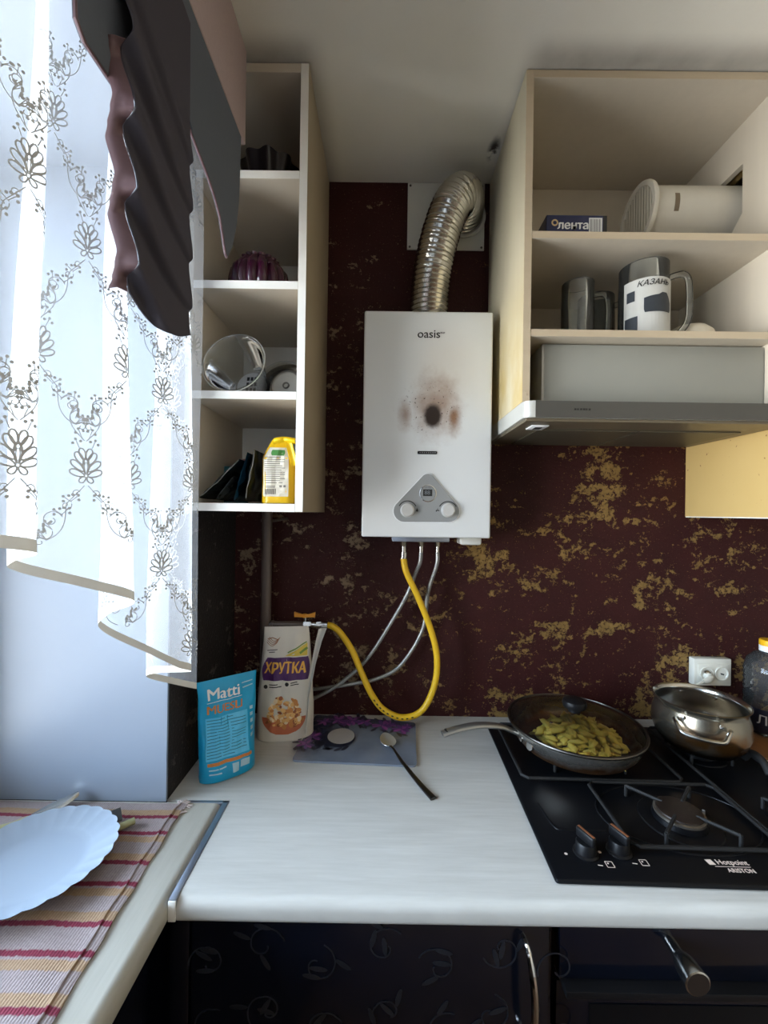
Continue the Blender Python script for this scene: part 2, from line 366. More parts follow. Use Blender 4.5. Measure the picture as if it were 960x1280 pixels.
g = G(); g.box(-.4, -.3862, H-.02, -.3148, -.3798, H+.0012, .0006); g.box(-.3262, -.602, H-.02, -.3148, -.3798, H+.0012, .0006)
js = g.done('joint_strip', M['alu']); tag(js, 'grey aluminium joint strip between the two worktops', 'trim strip')
B(-.3261, -.6045, H-.032, -.3142, -.6022, H-.0005, .0008).done('end_cap', M['edge'], js)

# ---- open shelf unit in the left corner
su = thing('shelf_unit', 'tall narrow cream open shelf unit in the corner beside the window curtain', 'shelf unit', (-.31, -.16, 1.49))
x0, x1, yf = XL+.002, -.180, -.333
B(x1-.018, yf, 1.488, x1, -.002, 2.472, .0006).done('side_panel', M['cream_shaded'], su, smooth=0)
B(x0, yf, 1.488, x0+.016, -.002, 2.472, .0006).done('side_panel', M['cream'], su, smooth=0)
B(x0+.0162, yf, 2.452, x1-.0182, -.002, 2.472, .0006).done('top_panel', M['cream'], su, smooth=0)
for z in (1.506, 1.752, 1.994, 2.236): B(x0+.0162, yf, z-.018, x1-.0182, -.006, z, .0006).done('shelf', M['cream'], su, smooth=0)
B(x0+.0162, -.0055, 1.489, x1-.0182, -.0025, 2.451).done('back_panel', M['edge'], su, smooth=0)
g = G()
for z in (1.506, 1.752, 1.994, 2.236): g.box(x0+.0162, yf-.0008, z-.0175, x1-.0182, yf-.0001, z-.0005)
g.box(x1-.0175, yf-.0008, 1.489, x1-.0005, yf-.0001, 2.471); g.done('edge_band', M['edge'], su, smooth=0)

# ---- upper right cabinet (no doors)
CX0, CX1, CY = .2985, .8905, -.3253
uc = thing('wall_cabinet', 'pale wood doorless wall cabinet above the cooker hood', 'cabinet', (.6, -.16, 1.74))
B(CX0, CY, 1.738, CX0+.017, -.002, 2.472, .0006).done('side_panel', M['wood'], uc, smooth=0)
hole = [(-.225, 2.355), (-.05, 2.355), (-.05, 2.2), (-.19, 2.2), (-.225, 2.235)]
bm = G(); a = bm.ring([(CX1-.0145, y, z) for y, z in ((CY, 1.738), (-.002, 1.738), (-.002, 2.472), (CY, 2.472))]); b = bm.ring([(CX1-.0145, y, z) for y, z in hole])
es = [bm.b.edges.new((r[i], r[(i+1) % len(r)])) for r in (a, b) for i in range(len(r))]
bmesh.ops.triangle_fill(bm.b, edges=es, use_beauty=True); bm.solid(.014)
bm.done('side_panel', M['woodin'], uc, smooth=0)
B(CX0+.0172, CY, 2.455, CX1-.0152, -.002, 2.472, .0006).done('top_panel', M['woodin'], uc, smooth=0)
for z in (2.116, 1.8996): B(CX0+.0172, CY, z-.016, CX1-.0152, -.008, z, .0006).done('shelf', M['woodin'], uc, smooth=0)
B(CX0+.0172, -.0075, 1.89, CX1-.0152, -.0025, 2.4545).done('back_panel', M['woodin'], uc, smooth=0)
g = G()
for z in (2.116, 1.8996): g.box(CX0+.0172, CY-.0008, z-.0155, CX1-.0152, CY-.0001, z-.0005)
g.box(CX0+.0172, CY-.0008, 2.4555, CX1-.0152, CY-.0001, 2.4715); g.box(CX0+.0005, CY-.0008, 1.7385, CX0+.0165, CY-.0001, 2.4715)
g.done('edge_band', M['woodedge'], uc, smooth=0)
g = G(); g.box(.838, -.03, 2.405, .862, -.008, 2.425, .003); g.cyl((.85, -.032, 2.413), (.85, -.03, 2.413), .004, n=10)
g.done('hanging_bracket', M['pvc'], uc)
B(CX0+.004, CY-.0015, 1.752, CX0+.012, CY-.0008, 1.760, .0005).done('screw_cap', M['woodedge'], uc)

nc = thing('neighbour_cabinet', 'yellowed cream wall cabinet side right of the hood, hanging lower', 'cabinet', (1.2, -.16, 1.49))
bm = G(); a = bm.ring([(.9075, y, z) for y, z in ((CY, 1.491), (-.002, 1.491), (-.002, 2.472), (CY, 2.472))]); b = bm.ring([(.9075, y+(.012 if y > -.1 else -.012), z+(.012 if z > 2.3 else -.012)) for y, z in hole])
es = [bm.b.edges.new((r[i], r[(i+1) % len(r)])) for r in (a, b) for i in range(len(r))]
bmesh.ops.triangle_fill(bm.b, edges=es, use_beauty=True); bm.solid(.0155)
bm.done('side_panel', M['yellow_side'], nc, smooth=0)
g = G(); g.box(.9095, CY, 1.491, 1.5, -.002, 1.507); g.box(.9095, CY, 2.456, 1.5, -.002, 2.472); g.box(1.484, CY, 1.5075, 1.5, -.002, 2.4555); g.box(.9095, -.006, 1.5075, 1.4835, -.002, 2.4555); g.done('carcass', M['wood'], nc, smooth=0)
B(.9095, CY-.0165, 1.493, 1.499, CY-.0005, 2.47, .001).done('door', M['wood'], nc, smooth=0)
B(.8925, CY+.002, 1.4885, .909, -.003, 1.4909).done('edge_strip', M['edge'], nc, smooth=0)

# ---- cooker hood
hd = thing('cooker_hood', 'slide-out steel cooker hood under the right wall cabinet', 'hood', (.6, -.17, 1.69))
g = G(); pts = [(CX0-.0005, -.003), (CX0-.0005, -.322)]+[(CX0-.0005+.022-.022*cos(a), -.322-.022*sin(a)) for a in [pi/2*i/5 for i in range(1, 6)]]
pts += [(.8895-.022+.022*sin(a), -.322-.022*cos(a)) for a in [pi/2*i/5 for i in range(0, 5)]]+[(.8895, -.322), (.8895, -.003)]
g.prism([(x, y, 1.701) for x, y in pts], (0, 0, .036)); g.done('tray', mat('silver_paint', (196, 196, 190), .35, .25, var=.04), hd, smooth=40)
B(.322, -.3455, 1.7, .868, -.3441, 1.7365).done('front_strip', mat('dark_steel_strip', (92, 92, 90), .4, .7, var=.06), hd, smooth=0)
M['underhood'] = mat('greasy_underside', (120, 110, 92), .4, .5, var=.2, scale=12)
B(.305, -.335, 1.694, .885, -.02, 1.7008, .001).done('underside_panel', M['underhood'], hd, smooth=0)
for xa, xb in ((.36, .60), (.605, .845)):
    B(xa, -.25, 1.6905, xb, -.045, 1.6938, .001).done('grease_filter', mat('filter_mesh', (104, 98, 84), .45, .7, var=.3, scale=300), hd, smooth=0)
g = G(); g.box(.33, -.30, 1.6905, .37, -.255, 1.6938, .002); lf = g.done('light_lens', M['pvc'], hd); B(.342, -.288, 1.6895, .358, -.267, 1.6904).done('lamp_slot', M['print_black'], lf, smooth=0)
g = G(); g.box(.354, -.29, 1.7372, .868, -.012, 1.8835-.002, .003); g.done('housing', mat('grey_painted_housing', (148, 148, 140), .5, 0, var=.05, scale=8), hd)
g = G(); g.box(.3535, -.2915, 1.745, .3585, -.2902, 1.876); g.box(.862, -.2915, 1.745, .867, -.2902, 1.876); g.box(.36, -.2915, 1.7555, .37, -.2902, 1.757); g.done('housing_seam', M['brushed'], hd, smooth=0)['kind'] = 'stuff'
g = G()
for i, w_ in enumerate((.004, .003, .004, .005, .003, .004)): g.box(.405+i*.0062, -.3462, 1.7165, .405+i*.0062+w_, -.3456, 1.7205)
g.done('brand_mark', M['print_black'], hd, smooth=0)

# ---- base cabinets under the worktop
bc = thing('base_cabinet', 'black gloss base cabinet with embossed vine door and bow handle', 'cabinet', (0, -.3, 0))
B(-.443, -.56, .1, .283, -.02, H-.038).done('body', M['black_gloss'], bc, smooth=0)
B(-.40, -.52, .0, .28, -.05, .0995).done('plinth', M['black_plastic'], bc, smooth=0)
B(-.335, -.579, .105, -.304, -.5605, H-.04, .001).done('filler_panel', M['black_gloss'], bc)
dr = B(-.3, -.579, .105, .272, -.5605, H-.04, .0015).done('door', M['black_gloss'], bc)
def spiral(cx, cz, r, turns, a0, sgn=1, n=26):
    return [(cx+r*(1-.82*i/n)*cos(a0+sgn*turns*2*pi*i/n), cz+r*(1-.82*i/n)*sin(a0+sgn*turns*2*pi*i/n)) for i in range(n+1)]
d = Dec(lambda x, z, l: (x, -.5791-l, z))
for ix in range(7):
    for iz in range(5):
        cx = -.27+ix*.092+random.uniform(-.012, .012); cz = .765-iz*.105+(ix % 2)*.03; sg = 1 if (ix+iz) % 2 else -1
        P = spiral(cx, cz, .034, .95, random.uniform(0, 6), sg); d.line(P, .0022, .0008)
        for k in range(3):
            an = random.uniform(0, 2*pi); q = P[min(24, 4+k*7)]; c_ = (q[0]+.016*cos(an), q[1]+.016*sin(an))
            if -.293 < c_[0] < .262: d.poly([(c_[0]+.015*cos(a)*cos(an)-.0042*sin(a)*sin(an), c_[1]+.015*cos(a)*sin(an)+.0042*sin(a)*cos(an)) for a in [2*pi*i/10 for i in range(10)]], .0011)
d.flush(); d.g.solid(.0006); d.g.done('embossed_vines', M['black_relief'], dr)['kind'] = 'stuff'
g = G(); P = spline([(.228, -.580, .822), (.232, -.600, .812), (.237, -.613, .77), (.238, -.613, .72), (.235, -.600, .675), (.231, -.580, .665)], 6)
g.tube(P, [.003+.003*sin(pi*i/(len(P)-1)) for i in range(len(P))], 10); g.done('bow_handle', M['chrome'], dr)

ov = thing('oven_cabinet', 'black gloss built-in oven front under the hob with steel knob', 'oven', (.585, -.3, 0))
B(.288, -.54, .1, .885, -.02, H-.038).done('body', M['black_gloss'], ov, smooth=0)
B(.292, -.572, .742, .882, -.5405, H-.042, .001).done('control_fascia', M['black_gloss'], ov)
B(.296, -.590, .729, .878, -.5405, .7405, .001).done('ledge', M['black_plastic'], ov)
B(.292, -.560, .14, .882, -.5405, .726, .001).done('oven_door', M['black_gloss'], ov)
B(.345, -.562, .24, .83, -.5602, .690, .0008).done('door_glass', M['black_enamel'], ov)
for kx in (.468, .702):
    g = G(); g.lathe([(0, 0), (.009, 0), (.009, .022), (.0125, .026), (.016, .036), (.0185, .060), (.0185, .062), (.0165, .063)], (kx, -.5725, .806), 28, (0, -1, 0)); k = g.done('knob', M['steel'], ov)
    G().lathe([(0, .0632), (.0165, .0632), (.0165, .0622)], (kx, -.5725, .806), 28, (0, -1, 0)).done('knob_face', M['burner'], k)
bd = thing('side_base_cabinet', 'black gloss cabinet panel below the window worktop', 'cabinet', (-.4, -1.1, 0))
B(-.443, YN+.01, .0, -.355, -.6055, H-.0385).done('body', M['black_gloss'], bd, smooth=0)
rb = thing('right_base_cabinet', 'black gloss base cabinet at the far right end of worktop', 'cabinet', (1.3, -.3, 0))
B(.889, -.579, .1, 1.87, -.02, H-.038, .001).done('body', M['black_gloss'], rb, smooth=0); B(.9, -.52, 0, 1.86, -.05, .0995).done('plinth', M['black_plastic'], rb, smooth=0)

# ================================================================== GAS WATER HEATER
HX0, HX1, HZ0, HZ1, HY = -.0615, .2775, 1.4257, 2.0205, -.15
wh = thing('water_heater', 'white wall-hung gas water heater with brown scorch mark on its front', 'water heater', (.108, -.07, HZ0))
B(HX0+.006, -.135, HZ0+.004, HX1-.006, -.004, HZ1-.004, .003).done('body', M['white_plate'], wh)
t = NT('scorched_white_enamel'); X, Y, Z = t.xyz()
nz = t.noise(28, 5, .65); nn = t.math('MULTIPLY', t.math('SUBTRACT', nz, .5), .9)
core = t.step(t.math('ADD', t.ell(X, Z, .1217, 1.745, .030, .042), t.math('MULTIPLY', nn, .45)), 1.0, .5)
halo = t.math('MULTIPLY', t.step(t.math('ADD', t.ell(X, Z, .130, 1.772, .078, .105), nn), 1.15, .1), .72)
lft = t.math('MULTIPLY', t.step(t.math('ADD', t.ell(X, Z, .050, 1.748, .024, .052), nn), 1.1, .05), .72)
rgt = t.math('MULTIPLY', t.step(t.math('ADD', t.ell(X, Z, .176, 1.742, .028, .062), nn), 1.1, .0), .95)
spk = t.math('MULTIPLY', t.step(t.noise(170, 2), .66, .70), t.step(t.ell(X, Z, .115, 1.765, .11, .085), 1., .4))
up = t.math('MULTIPLY', t.step(t.ell(X, Z, .15, 1.87, .13, .16), 1., .1), .30)
c = t.mix(t.noise(3, 2), lin((214, 216, 216)), lin((224, 226, 226)))
c = t.mix(up, c, lin((190, 168, 134))); c = t.mix(t.math('MAXIMUM', halo, t.math('MAXIMUM', lft, rgt)), c, lin((134, 92, 58)))
c = t.mix(spk, c, lin((52, 26, 18))); c = t.mix(core, c, lin((34, 18, 13)))
M['heater'] = t.fin(t.bsdf(c, .38))
G().box(HX0, HY, HZ0, HX1, -.1352, HZ1, .005, 3).done('front_cover', M['heater'], wh)
d = Dec(lambda x, z, l: (x, HY-.0004-l, z)); d.text('oasis', .1085, 1.9595, .031, bold=.012); d.text('eco', .1445, 1.9645, .0085, bold=.02); d.done('logo_lettering', M['print_black'], wh)
g = G(); g.box(.083, HY-.0025, 1.6445, .134, HY-.0002, 1.6525, .0022, 3); sl = g.done('window_slot', M['black_plastic'], wh)
d = Dec(lambda x, z, l: (x, HY-.0027-l, z))
for i in range(8): d.rect(.088+i*.0056, 1.6475, .0912+i*.0056, 1.6495)
d.done('slot_marks', M['print_grey'], sl)
def rtri(s, r, y0):                        # rounded triangle outline (x, z)
    C = [(.0505, 1.4945), (.1655, 1.4955), (.1107, 1.5735)]; out = []; cx = sum(c_[0] for c_ in C)/3; cz = sum(c_[1] for c_ in C)/3
    rr = [.028, .028, .019]
    for k, (a0, a1) in enumerate(((-pi*1.20, -pi/2), (-pi/2, pi*.20), (pi*.20, pi*.80))):
        for i in range(9):
            a = a0+(a1-a0)*i/8; x = C[k][0]+rr[k]*r*cos(a); z = C[k][1]+rr[k]*r*sin(a); out.append((x, y0, z))
    return out
G().prism(rtri(1, 1.10, HY-.0002), (0, -.003, 0)).done('panel_rim', M['pvc'], wh)
cp = G().prism(rtri(1, 1.0, HY-.0033), (0, -.0022, 0)).done('control_panel', mat('grey_control_panel', (150, 152, 152), .45, .2, var=.03), wh)
yp = HY-.0056
g = G(); g.lathe([(.0225, 0), (.0225, .0012), (.0205, .0018), (.0195, .0006)], (.1113, yp, 1.5415), 32, (0, -1, 0)); g.done('display_ring', M['chrome'], cp)
ds = B(.0985, yp-.001, 1.5345, .1225, yp, 1.552, .0004).done('display', M['print_black'], cp, smooth=0)
d = Dec(lambda x, z, l: (x, yp-.0004-l, z))
for xa, a0, a1 in ((.0585, .15, .85), (.1640, .15, .85)): d.line([(xa+.0245*cos(pi*(a0+(a1-a0)*i/14)), 1.4965+.0245*sin(pi*(a0+(a1-a0)*i/14))) for i in range(15)], .0024)
d.poly(ellp(.0835, 1.4965, .0028, .0030, 10)); d.poly([(.0815, 1.498), (.0835, 1.5035), (.0855, 1.498)])
d.rect(.1325, 1.4960, .1415, 1.4985); d.rect(.1362, 1.4985, .1378, 1.5025); d.poly([(.1325, 1.4965), (.1345, 1.4965), (.1345, 1.494), (.1325, 1.494)])
d.text('water temp', .1107, 1.5562, .0036); d.done('symbols', M['print_black'], cp)['kind'] = 'stuff'
d = Dec(lambda x, z, l: (x, yp-.0013-l, z)); d.text('88', .1095, 1.5430, .015, bold=.0); d.done('digits', mat('dim_digits', (120, 126, 132), .5), cp)
for kx, kz in ((.0580, 1.4965), (.1640, 1.4980)):
    g = G(); g.lathe([(.0185, 0), (.0185, .0015), (.0160, .002), (.0155, .012), (.0145, .014), (0, .014)], (kx, yp, kz), 32, (0, -1, 0)); g.done('control_knob', mat('satin_knob', (214, 214, 212), .3, .4, var=.02) if kx < .1 else bpy.data.materials['satin_knob'], cp)
g = G(); g.box(.02, -.12, 1.412, .175, -.03, HZ0+.003, .003); g.done('fitting_bracket', M['alu'], wh)
for fx, fr in ((.0540, .0105), (.1025, .009), (.1485, .008)):
    g = G(); g.tube([(fx, -.075, 1.4115), (fx, -.075, 1.397)], fr, 6); g.tube([(fx, -.075, 1.3965), (fx, -.075, 1.380)], fr*.66, 16); g.done('pipe_fitting', M['steel'], wh)
g = G(); g.box(.205, -.12, 1.405, .262, -.05, HZ0+.003, .006); g.done('battery_box', M['white_plate'], wh)

# ---- flue
fp = thing('flue_wall_plate', 'white square metal plate high on the wall behind the flue', 'wall plate', (.17, 0, 2.37))
B(.0545, -.005, 2.273, .283, -.0008, 2.4715, .0006).done('cover_plate', M['white_plate'], fp, smooth=0)
for x, z in ((.062, 2.463), (.062, 2.281), (.275, 2.281), (.275, 2.463)):
    G().lathe([(.0035, 0), (.003, .0015), (0, .002)], (x, -.0051, z), 10, (0, -1, 0)).done('screw', M['dark_steel'], fp)
P = spline([(.113, -.09, 2.0215), (.115, -.094, 2.09), (.122, -.10, 2.16), (.138, -.106, 2.24), (.163, -.109, 2.315), (.190, -.100, 2.360), (.210, -.075, 2.378), (.219, -.045, 2.378), (.222, -.0055, 2.372)], 22)
g = G(); L = 0; rr = []
for i, p in enumerate(P):
    if i: L += (p-P[i-1]).length
    rr.append(.0515+.0022*sin(2*pi*L/.0125))
g.tube(P, rr, 40, upv=(1, .25, 0)); fl = g.done('flue_pipe', M['foil'], smooth=60); tag(fl, 'ribbed aluminium flue pipe bending from the water heater into the wall', 'flue pipe')
G().lathe([(.056, 0), (.064, .001), (.064, .004), (.056, .006), (.054, .003)], (.222, -.0056, 2.372), 40, (0, -1, 0)).done('flue_collar', M['white_plate'], fl)

# ---- gas riser and valve
gp = thing('gas_pipe', 'dark brown gas riser pipe in the corner with a horizontal branch', 'pipe', (-.334, -.06, H))
g = G(); g.tube([(-.3345, -.06, H+.001), (-.3345, -.06, 1.4875)], .0145, 20); g.done('riser', M['pipe'], gp)
g = G(); g.tube([(-.330, -.06, 1.1665), (-.226, -.06, 1.1680)], .0105, 16); g.tube([(-.319, -.06, 1.1667), (-.312, -.06, 1.1667)], .0125, 16); g.done('branch', M['pipe'], gp)
g = G(); g.lathe([(.0148, -.004), (.0175, -.004), (.0175, .004), (.0148, .004)], (-.3345, -.06, 1.462), 24); g.tube([(-.318, -.056, 1.462), (-.300, -.03, 1.466), (-.292, -.001, 1.468)], .004, 8); g.done('clamp', M['pipe'], gp)
vb = G(); vb.tube([(-.2258, -.06, 1.168), (-.205, -.06, 1.1682)], .0115, 6); vb.tube([(-.205, -.06, 1.1682), (-.19, -.06, 1.1684)], .009, 16); vb.tube([(-.19, -.06, 1.1684), (-.176, -.06, 1.1686)], .0115, 6)
vb.tube([(-.2235, -.06, 1.176), (-.2235, -.06, 1.192)], .005, 10); v = vb.done('valve', M['steel'], gp); v['label'] = 'steel gas valve body'
g = G()
for s_ in (-1, 1):
    g.prism([(-.2235+s_*.003, -.064, 1.190), (-.2235+s_*.029, -.064, 1.1905), (-.2235+s_*.030, -.064, 1.2045), (-.2235+s_*.012, -.064, 1.199), (-.2235+s_*.003, -.064, 1.197)], (0, .008, 0))
g.cyl((-.2235, -.06, 1.189), (-.2235, -.06, 1.199), .006, n=12); g.done('valve_handle', M['brass_y'], v)

# ---- hoses
yh = spline([(-.158, -.062, 1.1692), (-.142, -.068, 1.166), (-.120, -.072, 1.149), (-.087, -.073, 1.1015), (-.0595, -.073, 1.039), (-.029, -.073, .9765), (.005, -.073, .936), (.058, -.073, .9155), (.112, -.073, .9370), (.1455, -.073, 1.008), (.151, -.073, 1.087), (.132, -.073, 1.166), (.095, -.075, 1.2555), (.0625, -.075, 1.3225), (.0535, -.075, 1.362)], 12)
g = G(); g.tube(yh, .0088, 16); yo = g.done('gas_hose', M['hose_y']); tag(yo, 'yellow gas hose looping from pipe valve up to water heater', 'hose')
g = G(); g.tube([(-.1755, -.06, 1.1687), (-.157, -.0622, 1.1692)], .0098, 14); g.tube([(.0535, -.075, 1.362), (.054, -.075, 1.3795)], .0098, 14); g.done('crimp_sleeve', M['steel'], yo)['kind'] = 'stuff'
g = G()
for i in range(62, 92, 3):
    p, q = yh[i], yh[i+1]; t_ = (q-p).normalized(); nrm = Vector((0, -1, 0)); sd = t_.cross(nrm).normalized(); b0 = p+nrm*.00885
    g.poly([b0+sd*.0018, b0-sd*.0018, b0-sd*.0018+t_*.006, b0+sd*.0018+t_*.006])
g.done('printed_marks', M['print_black'], yo, smooth=0)
h1 = spline([(.1025, -.075, 1.3795), (.100, -.072, 1.35), (.0905, -.055, 1.3205), (.0645, -.048, 1.2515), (.013, -.046, 1.159), (-.0475, -.044, 1.066), (-.122, -.044, .9965), (-.186, -.04, .957), (-.225, -.03, .935)], 8)
tag(G().tube(h1, .0055, 10).done('water_hose', M['braid']), 'steel-braided water hose from the middle fitting under the heater, crossing higher', 'hose')
h2 = spline([(.1485, -.075, 1.3795), (.1475, -.072, 1.345), (.127, -.046, 1.263), (.1135, -.03, 1.15), (.051, -.028, 1.045), (-.019, -.028, 1.0045), (-.088, -.028, .989), (-.187, -.024, .972), (-.23, -.02, .968)], 8)
tag(G().tube(h2, .0055, 10).done('water_hose', M['braid']), 'steel-braided water hose from the right fitting under the heater, sagging lower', 'hose')
# ================================================================== WINDOW TEXTILES
def strip_(): pass
PX = -.315
pel = thing('pelmet', 'dark plum fabric pelmet with arched lower edge along the window wall ceiling', 'pelmet', (PX, -1.0, CEIL))
B(PX-.004, YN, 2.274, PX+.004, -.352, CEIL-.0008, .0015).done('upper_band', M['mauve'], pel)
edge = [(-.374, 2.272), (-.380, 2.132), (-.392, 2.075), (-.412, 2.02), (-.437, 1.982), (-.443, 1.985), (-.452, 2.0), (-.472, 2.036), (-.50, 2.056), (-.532, 2.069), (-.60, 2.088), (-.66, 2.06), (-.70, 2.02), (-.775, 1.970), (-.822, 1.968), (-.834, 1.978), (-.840, 2.06), (-.86, 2.15), (-.93, 2.2), (-1.06, 2.215)]
edge += [(-2.45-y, z) for y, z in edge[::-1][1:]]
g = G(); outl = [(PX-.0035, y, z) for y, z in edge]
a = g.ring(outl); b = g.ring([(PX-.0035, y, 2.2725+.0*z) for y, z in edge])
g.skin([a, b], False); bmesh.ops.remove_doubles(g.b, verts=g.b.verts[:], dist=.0007); g.solid(.006)
dk = g.done('arched_skirt', M['slate'], pel, smooth=0)
g = G(); g.tube([(PX, y, z-.0005) for y, z in edge[1:-1]], .0022, 6); g.done('piping', M['aub_lining'], dk)
g = G(); g.tube(spline([(PX+.0036, -.87, 2.27), (PX+.0042, -.78, 2.185), (PX+.0042, -.68, 2.125), (PX+.004, -.592, 2.088)], 8), .0012, 6); g.done('crease_seam', M['slate'], dk)
# folded tail (jabot): cowl folds that droop from the near edge to the far edge
TY0, TY1 = -.792, -.612
def tail(a, v):                       # a 0 near edge .. 1 far edge, v 0 top .. 1 bottom
    zt = 2.262-.03*a; zb = 1.742+.016*a-.020*sin(pi*a)
    z = zt+(zb-zt)*v
    y = TY0+(TY1-TY0)*a+.030*v*(1-a)**2
    ph = v*6.2-.95*a**1.4*(1-.2*v)-1.0; fr = ph-math.floor(ph); s_ = fr/.82 if fr < .82 else (1-fr)/.18
    s_ = s_*s_*(3-2*s_)*min(1, max(0, (v-.12)/.3)); lip = .021*s_*min(1, max(0, ph+.2))*(1-.72*a)
    return (PX+.006+lip+.004*v, y-.010*s_*(1-a)**3*min(1, 3*v), z-.004*s_)
g = G(); g.grid(tail, 40, 190); g.solid(.0016); tl_ = g.done('tail', M['aub'], pel, smooth=80)
def tl2(u, v):
    p = tail(0, v); q = tail(0, max(0, v-.03)); r_ = tail(0, min(1, v+.03)); k = min(1, u*2)
    m = [p[i]*(1-k)+k*(p[i]+q[i]+r_[i])/3 for i in range(3)]
    return (m[0]-.0006-.017*u, m[1]-.0005-.0060*sin(pi*.6*u), m[2]-.004*u)
g = G(); g.grid(lambda u, v: tl2(u, .47+.53*v), 6, 150); g.solid(.0012); g.done('tail_lining', M['aub_lining'], tl_, smooth=80)

# tulle: gathered curtain, S-folds in plan, hem rising towards the middle of the window
PATH = [(-.383, -.392), (-.405, -.420), (-.436, -.476), (-.405, -.506), (-.333, -.520), (-.372, -.565), (-.428, -.618), (-.395, -.655), (-.338, -.685), (-.375, -.722), (-.430, -.765), (-.395, -.800), (-.340, -.832), (-.375, -.870), (-.430, -.915), (-.395, -.955), (-.340, -.985), (-.385, -1.03), (-.43, -1.075), (-.385, -1.12), (-.345, -1.15), (-.385, -1.20), (-.43, -1.245), (-.385, -1.29), (-.345, -1.32), (-.385, -1.37), (-.43, -1.415), (-.385, -1.46), (-.345, -1.49), (-.385, -1.54), (-.43, -1.585), (-.385, -1.63), (-.345, -1.66), (-.385, -1.71), (-.43, -1.755), (-.385, -1.80), (-.345, -1.83), (-.385, -1.88), (-.43, -1.925), (-.385, -1.97), (-.345, -2.0), (-.38, -2.05)]
PS = spline([(x, y, 0) for x, y in PATH], 8); CUM = [0]
for p, q in zip(PS, PS[1:]): CUM.append(CUM[-1]+(q-p).length)
LT = CUM[-1]
def plan(s):
    s = min(max(s, 0), LT-1e-6); lo, hi = 0, len(CUM)-1
    while hi-lo > 1:
        m = (lo+hi)//2
        if CUM[m] <= s: lo = m
        else: hi = m
    f_ = (s-CUM[lo])/(CUM[hi]-CUM[lo]); return PS[lo].lerp(PS[hi], f_)
HEM = [(-2.05, 1.12), (-1.85, 1.28), (-1.65, 1.43), (-1.2, 1.53), (-.95, 1.49), (-.83, 1.457), (-.765, 1.430), (-.685, 1.378), (-.618, 1.318), (-.54, 1.232), (-.47, 1.186), (-.39, 1.135)]
TZ = 2.445
def hemz(s): return interp(HEM, plan(s).y)
def curt(s, z, lift=0.):
    p = plan(s); k = min(1, max(0, (TZ-z)/(TZ-1.3)))
    amp = .42+.58*k**.8; sh = .010*sin(s*6+z*5)*(1-.6*k)
    x = -.386+(p.x+.386)*amp+.003*sin(9*s+7*z); y = p.y+sh+.012*(1-k)*(1 if p.y > -.42 else 0)
    if lift:
        a = plan(s-.003); b = plan(s+.003); t_ = (b-a).normalized(); x += -t_.y*lift if False else 0
        n_ = Vector((-t_.y, t_.x, 0)); n_ = n_ if n_.x > 0 else -n_; x += n_.x*lift; y += n_.y*lift
    return Vector((x, y, z))
tc_ = thing('tulle_curtain', 'white embroidered tulle curtain with wavy hem hanging in front of window', 'curtain', (-.385, -1.0, TZ))
NS = 420
g = G(); g.grid(lambda u, v: curt(u*LT, TZ+(hemz(u*LT)-TZ)*v), NS, 46); g.done('tulle', M['tulle'], tc_, smooth=80, recalc=False)
g = G(); g.grid(lambda u, v: curt(u*LT, hemz(u*LT)+.0005-.0125*v, .0006), NS, 2); g.done('satin_hem', M['satin'], tc_, smooth=80, recalc=False)
g = G(); g.tube([(-.386, -.372, 2.456), (-.386, -2.08, 2.456)], .009, 12); rod = g.done('curtain_rod', M['pvc'], tc_)
g = G(); g.box(-.391, -.5, 2.462, -.381, -.49, CEIL-.0005); g.done('rod_bracket', M['pvc'], rod, smooth=0)
B(-.391, -1.6, 2.462, -.381, -1.59, CEIL-.0005).done('rod_bracket', M['pvc'], rod, smooth=0)
d = Dec(lambda s, z, l: curt(s, z, .0009))
def stroke(P, w):
    P = [p for p in P if p[0] > .004]
    L_, R_ = [], []
    if len(P) < 2: return
    for i, p in enumerate(P):
        a, b = P[max(0, i-1)], P[min(len(P)-1, i+1)]; dx, dz = b[0]-a[0], b[1]-a[1]; q = sqrt(dx*dx+dz*dz) or 1
        nx, nz = -dz/q*w/2, dx/q*w/2; L_.append(curt(p[0]+nx, p[1]+nz, .0009)); R_.append(curt(p[0]-nx, p[1]-nz, .0009))
    g_ = d.g; g_.skin([g_.ring([l, r]) for l, r in zip(L_, R_)], False)
def leaf(cx, cz, an, ln, wd, w):
    P = []
    for i in range(13):
        a = 2*pi*i/12; x = ln*.5*(1-cos(a)); y = wd*sin(a)*(1-.25*cos(a)); P.append((cx+x*cos(an)-y*sin(an), cz+x*sin(an)+y*cos(an)))
    stroke(P, w)
def curl(cx, cz, r, a0, sg, tn, w): stroke(spiral(cx-r*cos(a0), cz-r*sin(a0), r, tn, a0, sg, 16), w)
def berries(x, z, an):
    for da, ln in ((-.55, .0085), (0, .011), (.55, .0085)):
        a = an+da; bx, bz = x+ln*cos(a), z+ln*sin(a); d.poly(ellp(bx, bz, .0018, .0018, 7))
    stroke([(x, z), (x+.009*cos(an), z+.009*sin(an))], .0009)
